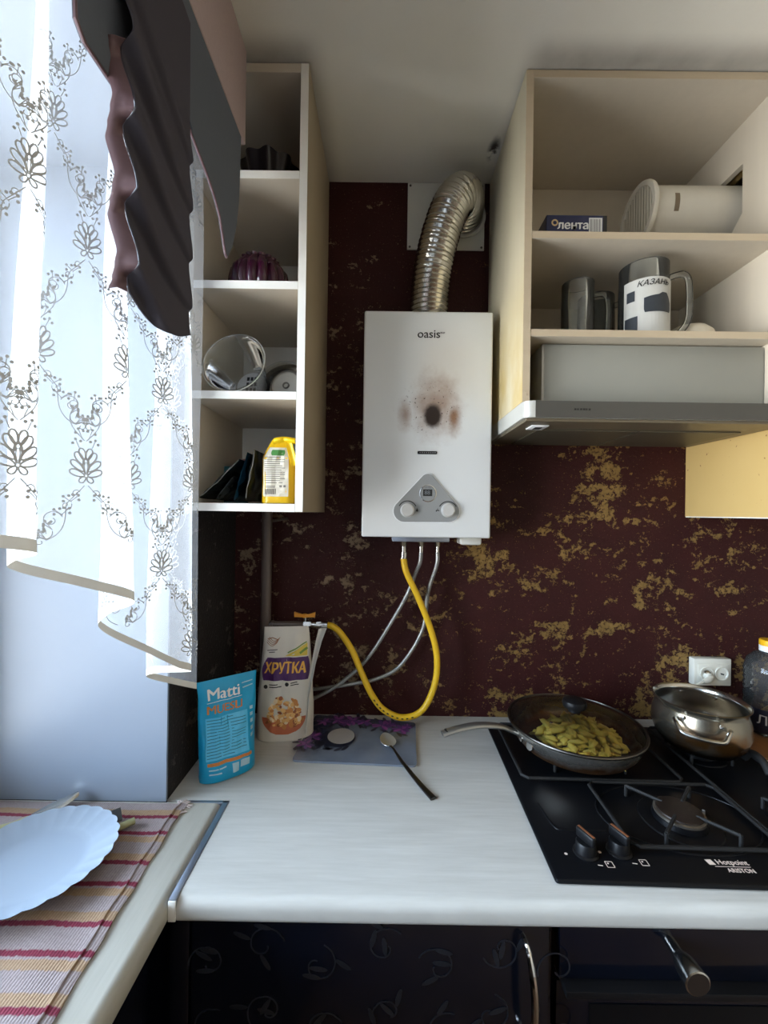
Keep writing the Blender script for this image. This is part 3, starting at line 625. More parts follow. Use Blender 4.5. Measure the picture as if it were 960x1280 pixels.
def motif(cx, cz):
    lim = lambda z, s: z > hemz(max(s, 0))+.006
    if not lim(cz-.03, cx): return
    fx = .80
    for sg in (-1, 1):                                   # palmette: paired petals in an ogee outline
        for (px, pz, an, ln, wd) in ((.002, -.014, .40, .017, .0036), (.003, -.008, .78, .0185, .0036), (.003, .0, 1.08, .0175, .0036), (.002, .006, 1.32, .0150, .0032)):
            a_ = an if sg > 0 else pi-an; leaf(cx+sg*px*fx, cz+pz, a_, ln, wd, .0018)
        leaf(cx+sg*.001, cz-.015, -pi/2+sg*.7, .009, .0028, .0016)
        berries(cx+sg*.007, cz+.021, pi/2-sg*.35)
        H_ = [(cx+sg*.001, cz+.030)]+[(cx+sg*(.001+.0155*sin(t*pi*.86)), cz+.030+.046*t) for t in [i/12 for i in range(1, 13)]]; stroke(H_, .0010)
        curl(cx+sg*.0075, cz+.074, .0058, 0 if sg < 0 else pi, -sg, .95, .0010); berries(cx+sg*.0125, cz+.078, pi/2+sg*.15); berries(cx+sg*.004, cz+.034, pi/2-sg*.35)
        S = [(cx+sg*(.002+(DX/2-.012)*t+.006*sin(t*2*pi)), cz-.026-(DZ-.075)*t-.003*sin(t*3*pi)) for t in [i/16 for i in range(17)]]
        stroke([p for p in S if lim(p[1], p[0])], .0010)
        for t, r in ((.12, .0045), (.34, .0060), (.58, .0115), (.84, .0085), (1., .0060)):
            x, z = cx+sg*(.002+(DX/2-.012)*t), cz-.026-(DZ-.075)*t
            if lim(z-.012, x):
                curl(x, z, r, pi*.1 if sg < 0 else pi*.9, (1 if t in (.34, .84) else -1)*sg, 1.1, .0010)
                if t > .3: berries(x+sg*.001, z+.003, pi/2+sg*(.8 if t < .7 else -.6)); berries(x, z+.002, pi/2-sg*.9)
    leaf(cx, cz-.012, pi/2, .021, .0033, .0016); leaf(cx, cz-.010, pi/2, .013, .0016, .0010)
DX, DZ = .102, .142
for j in range(12):
    for i in range(int(LT/DX)+2):
        s = (i+.5*(j % 2))*DX+.02; z = 2.396-j*DZ
        if .0 < s < LT-.02 and plan(s).y > -1.2: motif(s, z)
d.done('embroidery', M['thread'], tc_)['kind'] = 'stuff'

# woven runner
t = NT('woven_runner'); X, Y, Z = t.xyz()
wv = t.math('MULTIPLY', t.math('SUBTRACT', t.noise(240, 2, .5, stretch=(1, .5, 1)), .5), .006)
ph = t.math('FRACT', t.math('DIVIDE', t.math('ADD', t.math('ADD', Y, wv), 1.5416+1.062), .1062))
def band(a, b): return t.math('MULTIPLY', t.step(ph, a-.012, a+.012), t.step(ph, b+.012, b-.012))
base = t.mix(t.noise(330, 3), lin((132, 118, 118)), lin((164, 150, 147)))
c = t.mix(t.math('MAXIMUM', band(.485, .62), band(.86, .985)), base, t.mix(t.noise(200, 2), lin((146, 116, 88)), lin((166, 140, 112))))
c = t.mix(t.math('MAXIMUM', band(.02, .10), band(.405, .485)), c, t.mix(t.noise(160, 2), lin((96, 22, 44)), lin((130, 38, 60))))
wav = t.n('TexWave', wave_type='BANDS'); wav.bands_direction = 'X'; wav.inputs['Scale'].default_value = 75; wav.inputs['Distortion'].default_value = 1.2; t.l(t.co(), wav.inputs[0])
hh = t.math('ADD', wav.outputs[0], t.noise(300, 3))
M['runner'] = t.fin(t.bsdf(c, .95, 0, t.bump(hh, .3, .0015)))
def run(u, v):
    y = -.394-.95*v; xr = -.3995+.05*v*.95+.0012*sin(70*v)+(.006 if v < .01 else 0)
    x = -.86+(xr+.86)*u; z = H+.0034+.0006*sin(60*x+40*y)
    if u > .95: z += .0012*sin(pi*(u-.95)/.05)
    return (x, y, z)
g = G(); g.grid(run, 60, 120); g.solid(.0026)
rn = g.done('woven_runner', M['runner'], smooth=60); tag(rn, 'striped woven runner in pink, yellow and crimson on the window worktop', 'runner')
g = G(); g.tube([run(.968, i/60) for i in range(61)], .0022, 6); g.done('hem_fold', M['runner'], rn)
g = G()
for i in range(26): p = Vector(run(.955+.045*random.random(), .0)); g.tube([p, p+Vector((random.uniform(-.006, .008), random.uniform(.002, .010), .001))], .0008, 4)
for i in range(10): p = Vector(run(1, .002+.03*random.random())); g.tube([p, p+Vector((random.uniform(.004, .012), random.uniform(-.004, .008), -.0015))], .0008, 4)
g.done('frayed_threads', mat('frayed_thread', (205, 190, 186), .9), rn)['kind'] = 'stuff'

# plate, knife, peeler
M['plate'] = mat('white_glass_plate', (150, 161, 174), .12, 0, var=.01)
HR = H+.0042
g = G(); sc = lambda a, z: 1+.030*abs(sin(13*a))*min(1, max(0, (z-.008)/.012))
g.lathe([(0, .003), (.070, .003), (.082, .0065), (.104, .0150), (.1165, .0185), (.1195, .0200), (.1178, .0178), (.104, .0118), (.082, .0030), (.074, 0), (.066, .0), (.064, .0015), (0, .0015)], (0, 0, 0), 208, fn=sc)
pt = g.done('plate', M['plate'], smooth=50); pt.location = (-.577, -.556, HR+.003); pt.rotation_euler = (radians(-1.0), 0, 0); tag(pt, 'white scalloped plate lying on the striped runner', 'plate')
M['green_handle'] = mat('green_beige_handle', (150, 146, 104), .5, 0, var=.2)
kn = thing('table_knife', 'knife with short olive handle poking out right of the white plate', 'knife', (-.48, -.466, HR))
g = G(); g.tube(spline([(-.4665, -.4560, HR+.009), (-.478, -.4665, HR+.009), (-.495, -.4785, HR+.008)], 5), .0075, 12, flat=.75); g.done('handle', M['green_handle'], kn)
g = G(); g.box(-.0085, -.015, -.001, .0085, .015, .001, .0008, Mx=Matrix.Translation((-.5065, -.4475, HR+.012))@Matrix.Rotation(radians(38), 4, 'Z')@Matrix.Rotation(radians(14), 4, 'X')); g.done('bolster', M['dark_steel'], kn)
g = G(); g.prism([(-.497, -.480, HR+.007), (-.512, -.4925, HR+.0062), (-.507, -.4985, HR+.0062), (-.493, -.485, HR+.007)], (0, 0, .0012)); g.done('blade', M['steel'], kn)
pe = thing('peeler', 'steel-headed peeler with olive handle behind the white plate', 'peeler', (-.66, -.44, HR))
g = G(); g.tube(spline([(-.735, -.492, HR+.008), (-.69, -.476, HR+.008), (-.665, -.452, HR+.008)], 5), [.0085]*10+[.006], 12, flat=.7); g.done('handle', M['green_handle'], pe)
def blade(u, v):
    x = -.668+.050*u; y = -.4495+.055*u; w_ = .0165*sin(pi*(.12+.78*u)); n_ = (v-.5)*2
    return (x+.74*w_*n_, y-.67*w_*n_, HR+.013+.009*u-.0075*n_*n_)
g = G(); g.grid(blade, 14, 8); g.solid(.0009); g.done('blade', M['steel'], pe)

# ================================================================== BAGS
class Bag:
    def __init__(s, Wd, Ht, T, wid=lambda v: 1., vt=lambda v: sqrt(max(0, 1-v**3)), p=2.6, cr=.0, seed=0, bend=0.):
        s.W, s.H, s.T, s.wid, s.vt, s.p, s.cr, s.seed, s.bend = Wd, Ht, T, wid, vt, p, cr, seed, bend; s.M = Matrix()
    def pt(s, u, v, side):
        x = u*s.W/2*s.wid(v); pr = (max(0, 1-abs(u)**s.p))**.6*s.vt(v)
        y = side*s.T/2*pr
        if s.cr and 0 < v:
            q = Vector((u*2.3+s.seed, v*3.6, side*3+s.seed)); y += s.cr*noise.noise(q*1.6)*min(1, pr*3+.15); x += s.cr*.5*noise.noise(q*1.3+Vector((7, 3, 1)))
        y += s.bend*v*v
        return s.M@Vector((x, y, v*s.H))
    def mesh(s, nu=20, nv=22):
        g = G(); rings = []
        for j in range(nv+1):
            v = j/nv; us = [-1+2*i/nu for i in range(nu+1)]
            us = [sin(u*pi/2) for u in us]
            rings.append(g.ring([s.pt(u, v, -1) for u in us]+[s.pt(u, v, 1) for u in us[::-1][1:-1]]))
        g.skin(rings, True); bmesh.ops.remove_doubles(g.b, verts=g.b.verts[:], dist=.00005); return g
    def deco(s, side=-1):
        def f(x, z, l):
            v = min(.999, max(0, z/s.H)); u = max(-1, min(1, x/(s.W/2*s.wid(v)))); p = s.pt(u, v, side)
            a = s.pt(max(-1, u-.01), v, side); b = s.pt(min(1, u+.01), v, side); c_ = s.pt(u, max(0, v-.01), side); d_ = s.pt(u, min(1, v+.01), side)
            n_ = (b-a).cross(d_-c_).normalized(); return p+n_*(.0009+l)
        return Dec(f, .006)
def frame(loc, rz, rx=0.): return Matrix.Translation(loc)@Matrix.Rotation(rz, 4, 'Z')@Matrix.Rotation(rx, 4, 'X')
# blue muesli pouch
mb = thing('muesli_pouch', 'turquoise stand-up muesli pouch in the left corner by the window', 'pouch', (-.352, -.292, H))
bag = Bag(.134, .218, .062, wid=lambda v: .93+.07*v-.05*sin(pi*v)*0, vt=lambda v: max(.0, (1-v))**.55*(1 if v > .04 else .9), p=3, cr=.006, seed=2.)
bag.M = frame((-.353, -.285, H+.001), radians(38), radians(-3))
M['blue_foil'] = mat('turquoise_foil', (8, 158, 206), .34, .0, var=.15, scale=14, bump=.35, bscale=22)
bag.mesh().done('bag', M['blue_foil'], mb, smooth=60)
M['blue_light'] = mat('light_blue_print', (90, 196, 238), .35, 0, var=.08); M['orange_print'] = mat('orange_print', (206, 128, 62), .4, .1)
M['blue_dark'] = mat('dark_blue_print', (16, 96, 130), .4)
bag.deco().text('Matti', -.012, .186, .034, bold=.022).line([(-.048, .170), (.028, .172)], .0012).done('brand_lettering', M['print_white'], mb)
bag.deco().text('MUESLI', -.010, .154, .025, bold=.022).done('orange_lettering', M['orange_print'], mb)
dd = bag.deco(); dd.rect(-.052, .048, .040, .138, 0, 10, 10); dd.done('light_panel', M['blue_light'], mb)
dd = bag.deco()
for i in range(13): dd.line([(-.050+.085*k/6, .133-.0066*i) for k in range(7 if i % 4 else 5)], .0014, .0004)
dd.done('fine_print', M['blue_dark'], mb)
dd = bag.deco(); dd.rect(-.050, .0365, .046, .0435, 0, 10, 1); dd.done('orange_bar', M['orange_print'], mb)
dd = bag.deco(); dd.rect(.0, .012, .014, .032, 0, 3, 3); dd.rect(.018, .018, .04, .033, 0, 4, 3); dd.rect(-.048, .018, -.024, .021, 0, 3, 1); dd.rect(-.048, .027, -.012, .030, 0, 3, 1)
for i in range(5): dd.rect(.046, .075+.015*i, .054, .083+.015*i, 0, 2, 2)
dd.line([(.03, .197), (.055, .199)], .0025); dd.line([(.032, .187), (.056, .189)], .0025); dd.done('small_print', mat('pale_print', (170, 206, 220), .5), mb)['kind'] = 'stuff'
# white cereal bag
cb = thing('cereal_bag', 'white cereal bag with purple banner standing by the gas pipe', 'bag', (-.262, -.113, H))
bag = Bag(.150, .290, .076, wid=lambda v: 1.0-.03*v-.30*max(0, v-.30)**1.3, vt=lambda v: max(0., 1-v**2.2)**.8, p=4, cr=.005, seed=5.)
bag.M = frame((-.2615, -.1165, H+.001), radians(7), radians(-1.0))
M['bag_white'] = mat('white_bag_film', (214, 208, 198), .38, 0, var=.05, scale=10, bump=.3, bscale=26)
bag.mesh().done('bag', M['bag_white'], cb, smooth=60)
M['purple'] = mat('purple_print', (74, 34, 92), .4); M['gold_print'] = mat('gold_letters', (232, 176, 72), .45); M['terra'] = mat('terracotta_print', (190, 104, 72), .45)
dd = bag.deco(); dd.shape(.155, .213, lambda y: -.066+.008*sin((y-.155)/.058*pi*.5)+.010*(1-sin((y-.155)/.058*pi)), lambda y: .062-.004*(1-sin((y-.155)/.058*pi)), 0, 16, 8); dd.done('banner', M['purple'], cb)
dd = bag.deco(); dd.text('ХРУТКА', -.001, .185, .039, .0006, bold=.028, shear=.1, sx=.69); dd.done('banner_lettering', M['gold_print'], cb)
dd = bag.deco(); dd.shape(.018, .062, lambda y: -.004-.052*sqrt(max(0, 1-((.062-y)/.046)**2)), lambda y: -.004+.060*sqrt(max(0, 1-((.062-y)/.046)**2)), 0, 14, 6); dd.done('bowl_picture', M['terra'], cb)
fm = [mat('flake_%s' % n_, c_, .5) for n_, c_ in (('gold', (226, 176, 108)), ('amber', (196, 128, 66)), ('brown', (150, 84, 48)), ('cream', (238, 214, 176)))]
rnd = random.Random(4); fs = [bag.deco() for _ in fm]
for i in range(110):
    a = rnd.uniform(0, pi); r = sqrt(rnd.random()); x = -.002+.050*r*cos(a); z = .056+.058*r*sin(a)*(1 if rnd.random() > .25 else -.35)
    k = rnd.choice((0, 0, 1, 1, 2, 3)); fs[k].poly(ellp(x, z, rnd.uniform(.004, .0085), rnd.uniform(.003, .006), 8, rnd.uniform(0, 3)), .0004+.0001*(i % 8))
for k, f_ in enumerate(fs): f_.done('flake_picture', fm[k], cb)['kind'] = 'stuff'
dd = bag.deco(); dd.shape(.216, .247, lambda y: .054-.055*((.247-y)/.031), lambda y: .056, 0, 6, 4); dd.done('corn_picture', mat('corn_yellow', (212, 186, 74), .5), cb)
dd = bag.deco(); dd.line([(.006, .224), (.03, .238), (.054, .25)], .003, .0005); dd.line([(.035, .222), (.056, .235)], .006, .0005); dd.done('corn_leaf', mat('corn_green', (110, 142, 58), .5), cb)
dd = bag.deco()
for k in range(4): dd.line([(-.052+.03*i/8+.002*k, .252+.004*k-.010*sin(pi*i/8)) for i in range(9)], .0014)
dd.line([(-.05, .259), (-.036, .263), (-.022, .258)], .002); dd.done('nest_mark', mat('brown_print', (150, 96, 58), .5), cb)
dd = bag.deco(); dd.poly(ellp(-.050, .139, .0052, .0052, 12)); dd.poly(ellp(.006, .146, .0052, .0052, 12))
for x, z, w_ in ((-.041, .1445, .022), (-.041, .1385, .032), (.015, .1485, .018), (.015, .1430, .022)): dd.line([(x, z), (x+w_, z+.001)], .0024)
dd.line([(-.05, .231), (-.022, .233)], .0018); dd.line([(-.045, .226), (-.028, .2275)], .0018); dd.done('small_print', M['print_black'], cb)['kind'] = 'stuff'
def flap(u, v):
    P = [(-.2005, -.150, H+.02), (-.196, -.148, H+.12), (-.186, -.138, H+.20), (-.176, -.126, H+.255), (-.168, -.118, H+.287)]
    k = v*4; i = min(3, int(k)); p = Vector(P[i]).lerp(Vector(P[i+1]), k-i); w_ = .004+.019*v**1.2
    return p+Vector((w_*(u-.3), .006*sin(pi*u)-.012*u, .006*u*v))
g = G(); g.grid(flap, 6, 20); g.solid(.0008); g.done('side_gusset', M['bag_white'], cb, smooth=60)
# ---- cutting board & spoon
t = NT('printed_board'); X, Y, Z = t.xyz()
c = t.mix(t.noise(9, 4), lin((84, 92, 108)), lin((138, 146, 158)))
c = t.mix(t.math('MULTIPLY', t.step(Y, -.10, -.03), .7), c, lin((78, 82, 88)))
c = t.mix(t.math('MULTIPLY', t.step(t.math('ADD', t.ell(X, Y, -.185, -.12, .10, .14), t.math('MULTIPLY', t.noise(25, 4), .6)), 1.25, .5), .9), c, lin((40, 42, 66)))
M['board'] = t.fin(t.bsdf(c, .2))
cbq = [(-.2165, -.2415), (.0835, -.2560), (.0955, -.0510), (-.1955, -.0135)]
def rq(Q, r, n=5):
    out = []
    for i in range(4):
        p, a, b = Vector(Q[i]), Vector(Q[i-1]), Vector(Q[(i+1) % 4]); pa = p+(a-p).normalized()*r; pb = p+(b-p).normalized()*r
        for k in range(n+1): x = k/n; out.append(pa*(1-x)**2+p*2*x*(1-x)+pb*x*x)
    return out
gb = G().prism([(p.x, p.y, H+.0006) for p in rq([Vector(q+(0,)) for q in cbq], .012)], (0, 0, .0045)).done('cutting_board', M['board'], smooth=30); tag(gb, 'thin cutting board with purple flower print on the worktop', 'cutting board')
d = Dec(lambda x, y, l: (x, y, H+.0053+l)); rnd = random.Random(9); dv = Dec(d.fn); dk_ = Dec(d.fn)
FL = [(-.165, -.055, .02), (-.125, -.042, .024), (-.085, -.045, .026), (-.05, -.055, .02), (.0, -.070, .026), (.02, -.063, .02), (.055, -.090, .024), (-.185, -.135, .024), (-.195, -.170, .022), (.07, -.075, .014), (-.1, -.06, .018)]
for x, y, r in FL:
    for k in range(9):
        a = 2*pi*k/9+rnd.random(); (d if k % 2 else dv).poly(ellp(x+r*.6*cos(a), y+r*.6*sin(a), r*.55, r*.22, 10, a), .0001*k)
    for k in range(6): a = rnd.uniform(0, 6.28); dk_.poly(ellp(x+r*1.2*cos(a), y+r*1.2*sin(a), r*.6, r*.2, 8, a+rnd.random()), .00002*k)
for k in range(26): a = rnd.uniform(-.3, 1.9); dk_.poly(ellp(-.19+.10*rnd.random(), -.20+.14*rnd.random(), .014, .005, 8, rnd.uniform(0, 3)), .00003)
d.done('printed_petal', mat('magenta_petal', (140, 72, 138), .3), gb)['kind'] = 'stuff'; dv.done('printed_petal', mat('violet_petal', (88, 52, 112), .3), gb)['kind'] = 'stuff'; dk_.done('printed_leaf', mat('dark_leaf_print', (34, 36, 50), .3), gb)['kind'] = 'stuff'
d = Dec(lambda x, y, l: (x, y, H+.0065+l)); d.poly(ellp(-.1130, -.1385, .0435, .047, 32)); d.done('dark_ring', mat('dark_ring_print', (30, 33, 50), .3), gb)
d = Dec(lambda x, y, l: (x, y, H+.0069+l)); d.poly(ellp(-.1085, -.1320, .036, .039, 32)); d.done('pale_disc', mat('pale_disc_print', (176, 170, 166), .3), gb)
sp = thing('spoon', 'steel tablespoon lying across the board edge onto the worktop', 'spoon', (.04, -.24, H+.006))
def sb(u, v):
    a = 2*pi*u; k = v; x = .0195*k*cos(a)*(1-.18*sin(a)); y = .033*k*sin(a); z = -.0055*(1-k*k)
    q = Matrix.Translation((.0150, -.155, H+.0128))@Matrix.Rotation(radians(14), 4, 'Z')
    return q@Vector((x, y, z))
g = G(); g.grid(sb, 32, 8); bmesh.ops.remove_doubles(g.b, verts=g.b.verts[:], dist=.00003); g.solid(.0011); g.done('bowl', mat('spoon_steel', (196, 196, 194), .3, .65, var=.03), sp, smooth=60)
P = spline([(.0225, -.1865, H+.0122), (.030, -.205, H+.0150), (.050, -.255, H+.0125), (.085, -.322, H+.0055), (.1105, -.3665, H+.003)], 6)
g = G(); g.tube(P, [.0042-.0012*sin(pi*min(1, i/10))+.0042*max(0, (i-10)/14) for i in range(len(P))], 12, flat=.36, upv=(0, 0, 1)); g.done('handle', M['dark_steel'], sp)

# ================================================================== HOB
hb = thing('gas_hob', 'black enamel gas hob set into the worktop at right', 'hob', (.585, -.31, H))
HA = radians(1.1); HM = Matrix.Translation((.5885, -.3125, H))@Matrix.Rotation(-HA, 4, 'Z')        # local frame: x -.294..294, y -.258...258
def hp(x, y, z=0.): return HM@Vector((x, y, z))
g = G(); g.box(-.296, -.258, .0006, .338, .258, .0075, .005, 3, Mx=HM); g.done('enamel_plate', M['black_enamel'], hb)
def ridge(P, r, loop=True): g_ = G(); g_.tube([hp(*p) for p in P], r, 8, loop=loop, caps=(not loop, not loop)); return g_
P = spline([(-.262, -.075, .0075), (-.255, -.135, .0075), (-.235, -.148, .0075), (-.16, -.148, .0075)], 6); ridge(P, .0022, False).done('raised_edge', M['black_enamel'], hb)
ridge([(.0+.150*cos(2*pi*i/48), -.102+.096*sin(2*pi*i/48), .0074) for i in range(48)], .0022).done('burner_well_ring', M['black_enamel'], hb)
BUR = [(-.105, .115, .042), (.0, -.112, .041), (.205, .125, .034), (.235, -.11, .03)]
M['ring_steel'] = mat('worn_steel_ring', (150, 142, 132), .35, .9, var=.3, scale=90)
for i, (bx, by, br) in enumerate(BUR):
    c_ = hp(bx, by, .0075)
    b_ = G().lathe([(br*1.75, 0), (br*1.7, .002), (br*1.35, .0035), (br*1.15, .003), (br*1.1, .012), (br*.9, .0125)], c_, 40).done('burner', M['black_enamel'], hb)
    G().lathe([(br*1.08, .0126), (br*1.08, .0175), (br*.95, .0185), (br*.9, .0128)], c_, 40).done('flame_ring', M['ring_steel'], b_)
    G().lathe([(0, .0225), (br*.8, .0225), (br*.96, .0212), (br*.98, .0188), (br*.9, .0186), (0, .0186)], c_, 40).done('burner_cap', M['burner'], b_)
    g = G(); q = hp(bx+br*1.25, by+.006, .0075); g.cyl(q, q+Vector((0, 0, .017)), .0028, n=10); g.done('spark_plug', M['print_grey'], b_)
GT = .0325
def bar(g_, a, b, r=.0036): g_.tube([hp(*a), hp(*b)], r, 6)
def grate(x0, x1, y0, y1, cs, label):
    f_ = G(); P = [(x0+.012, y0), (x1-.012, y0), (x1, y0+.012), (x1, y1-.012), (x1-.012, y1), (x0+.012, y1), (x0, y1-.012), (x0, y0+.012)]
    f_.tube([hp(p[0], p[1], .016) for p in P], .0036, 6, loop=True)
    fr = f_.done('pan_support', M['cast'], hb)
    for (cx, cy, r0, r1) in cs:
        for k in range(4):
            a = pi/4+k*pi/2; g_ = G(); bar(g_, (cx+r0*cos(a), cy+r0*sin(a), GT-.0036), (cx+r1*cos(a), cy+r1*sin(a), GT-.0036), .0034); bar(g_, (cx+r1*cos(a), cy+r1*sin(a), GT-.002), (cx+r1*cos(a), cy+r1*sin(a), .0076), .0034); g_.done('support_arm', M['cast'], fr)
grate(-.272, .085, -.005, .235, [(-.105, .115, .03, .115)], 'l')
grate(-.135, .135, -.192, -.012, [(.0, -.110, .028, .094)], 'm')
grate(.142, .322, -.20, .235, [(.205, .125, .024, .068), (.235, -.11, .022, .055)], 'r')
for i, (kx, ky) in enumerate(((-.2215, -.199), (-.1600, -.193), (.16, -.215), (.225, -.215))):
    c_ = hp(kx, ky, .0076)
    k_ = G().lathe([(.021, 0), (.021, .002), (.0175, .004), (.0165, .018), (.015, .0205), (0, .0205)], c_, 32).done('control_knob', M['black_plastic'], hb)
    Mx = Matrix.Translation(c_+Vector((0, 0, .0285)))@Matrix.Rotation(radians(24), 4, 'Z')
    G().box(-.0048, -.0185, -.0085, .0048, .0185, .0085, .003, 3, Mx=Mx).done('grip', M['black_plastic'], k_)
    G().box(-.0022, -.0175, .0087, .0022, .0165, .0096, .0004, 1, Mx=Mx).done('pointer', M['copper'], k_)
d = Dec(lambda x, y, l: hp(x, y, .0078+l))
for kx, ky in ((-.2215, -.199), (-.16, -.193)):
    x, y = kx+.030, ky-.024
    for a, b in (((-.006, -.006), (.006, -.006)), ((.006, -.006), (.006, .006)), ((.006, .006), (-.006, .006)), ((-.006, .006), (-.006, -.006))): d.line([(x+a[0], y+a[1]), (x+b[0], y+b[1])], .0012)
    d.poly(ellp(x-.002, y+.002, .0016, .0016, 8)); d.line([(kx+.009, ky-.026), (kx+.017, ky-.027)], .002); d.poly(ellp(kx-.036, ky-.004, .003, .003, 6))
d.poly([(.4850-.5885+.083, -.2058), (.4850-.5885+.094, -.2052), (.4850-.5885+.096, -.2165), (.4850-.5885+.085, -.217)])
d.text('Hotpoint', .023, -.2110, .0145, bold=.012); d.line([(-.012, -.2200), (.048, -.2195)], .0011); d.text('ARISTON', .026, -.2278, .0115, bold=.014, sx=.95); d.done('panel_print', mat('warm_white_print', (226, 208, 196), .5), hb)['kind'] = 'stuff'
# frying pan
fpn = thing('frying_pan', 'steel frying pan with heat-stained side on left burner', 'pan', (.478, -.205, .919))
PC = (.478, -.205, .9192)
t = NT('burnt_steel'); X, Y, Z = t.xyz(); bz = t.step(t.math('ADD', Z, t.math('MULTIPLY', t.noise(22, 5), .05)), .985, .955)
c = t.mix(bz, lin((206, 201, 192)), t.mix(t.noise(30, 5, .7), lin((38, 24, 16)), lin((150, 104, 66)))); M['burnt'] = t.fin(t.bsdf(c, t.math('ADD', .22, t.math('MULTIPLY', bz, .25)), .95))
g = G(); g.lathe([(0, 0), (.116, 0), (.128, .004), (.142, .020), (.1515, .040), (.1545, .0515), (.1575, .0525), (.155, .0535), (.1520, .0515), (.1488, .0395), (.1395, .020), (.126, .006), (.114, .003), (0, .003)], PC, 72)
g.done('body', M['burnt'], fpn, smooth=40)
P = spline([(.330, -.228, .957), (.312, -.2308, .966), (.285, -.235, .977), (.235, -.243, .983), (.185, -.251, .978), (.1425, -.258, .968)], 6)
g = G(); g.tube(P, [.0085+.0035*min(1, i/20) for i in range(len(P))], 16, flat=.55, upv=(0, 0, 1)); hn = g.done('handle', M['brushed'], fpn)
G().lathe([(.0075, 0), (.0065, .0012), (0, .0012)], Vector((.1545, -.2562, .9757)), 16, (.3, 0, 1)).done('hanging_hole', M['print_black'], hn)
g = G(); g.lathe([(.010, 0), (.009, .002), (0, .003)], (.3445, -.272, .950), 16, (-.88, -.47, .05), fn=lambda a, z: 1); g.lathe([(.006, 0), (.005, .002), (0, .003)], (.3335, -.246, .952), 14, (-.94, -.3, .05)); g.done('rivet_plate', M['chrome'], fpn)
LZ = .9735
ld = thing('pan_lid', 'glass lid with black knob covering the frying pan', 'lid', (.478, -.205, LZ))
LC = (.478, -.205, LZ)
G().lathe([(.1545, 0), (.1592, .0), (.1600, .0022), (.1588, .0045), (.1545, .005), (.1535, .0025)], LC, 72).done('steel_rim', M['dark_steel'], ld)
G().lathe([(.1542, .0028), (.135, .0115), (.10, .0205), (.06, .0262), (.0, .0285)], LC, 72).done('glass_dome', M['lidglass'], ld, smooth=80)
G().lathe([(0, .0290), (.0145, .0290), (.0145, .0350), (.0265, .0400), (.0290, .0480), (.0270, .0560), (.017, .0610), (0, .0620)], LC, 40).done('knob', M['black_plastic'], ld)
G().lathe([(.0042, .0245), (.0042, .0262), (.0015, .0262), (.0015, .0245)], (.478-.075, -.205-.045, LZ-.003), 14).done('steam_vent', M['chrome'], ld)
# potatoes
M['potato'] = mat('fried_potato', (242, 220, 118), .5, 0, var=.2, scale=45, bump=.2, bscale=120, **{'Subsurface Weight': .15, 'Subsurface Radius': (.01, .006, .002)})
pv = []
for k in range(4):
    b_ = bmesh.new(); bmesh.ops.create_icosphere(b_, subdivisions=2, radius=1)
    for v in b_.verts:
        n_ = noise.noise(v.co*1.4+Vector((k*5, 0, 0))); v.co = Vector((v.co.x*.0165, v.co.y*.0088, v.co.z*.0060))*(1+.75*n_); v.co.z = max(v.co.z, -.0045)
    me = bpy.data.meshes.new('potato_slice'); b_.to_mesh(me); b_.free(); me.polygons.foreach_set('use_smooth', [True]*len(me.polygons)); me.materials.append(M['potato']); pv.append(me)
rnd = random.Random(21); n_ = 0; lay = [(0, 44, .105, .9275), (1, 44, .104, .9365), (2, 38, .094, .9455), (3, 30, .088, .9545), (4, 22, .072, .9635), (5, 12, .05, .972)]
for q, cnt, R_, z in lay:
    for i in range(cnt):
        a = i*2.39996+q; r = R_*sqrt((i+.5)/cnt); o = bpy.data.objects.new('potato_slice', pv[(i+q) % 4]); COL.objects.link(o)
        o.location = (.478+.012+r*cos(a), -.205-.012+r*sin(a), z+rnd.uniform(-.001, .001)); o.rotation_euler = (rnd.uniform(-.5, .5), rnd.uniform(-.5, .5), rnd.uniform(0, 6.28)); k_ = rnd.uniform(.85, 1.12); o.scale = (k_,)*3
        tag(o, 'golden fried potato slice heaped in the pan under the glass lid', 'potato', 'fried potato slices in the pan')
# saucepan
sp_ = thing('saucepan', 'open round-bellied steel saucepan on the back right burner', 'saucepan', (.795, -.197, .9192)); SPC = (.795, -.197, .9192)
t = NT('tarnished_steel'); X, Y, Z = t.xyz()
tn = t.math('MULTIPLY', t.step(t.noise(14, 4, .6), .42, .62), t.step(Z, 1.01, .97)); c = t.mix(tn, lin((156, 148, 132)), lin((150, 104, 56))); c = t.mix(t.step(Z, .955, .93), c, lin((52, 42, 34))); M['tarn'] = t.fin(t.bsdf(c, .24, .95))
g = G(); g.lathe([(0, 0), (.066, 0), (.078, .005), (.095, .026), (.1035, .052), (.1015, .078), (.0955, .098), (.0945, .107), (.1000, .1135), (.1018, .1160), (.0995, .1170), (.0945, .1135), (.0915, .106), (.0928, .097), (.0985, .078), (.1005, .052), (.092, .027), (.076, .008), (.064, .004), (0, .004)], SPC, 72); g.done('body', M['tarn'], sp_, smooth=50)
G().lathe([(0, .0046), (.0635, .0046), (.0752, .0084), (.0913, .0273), (.0997, .052), (.0977, .0778), (.0920, .0968), (.0908, .106), (.0936, .1133), (.0985, .1174)], SPC, 72).done('inner_wall', M['steel'], sp_, smooth=60)
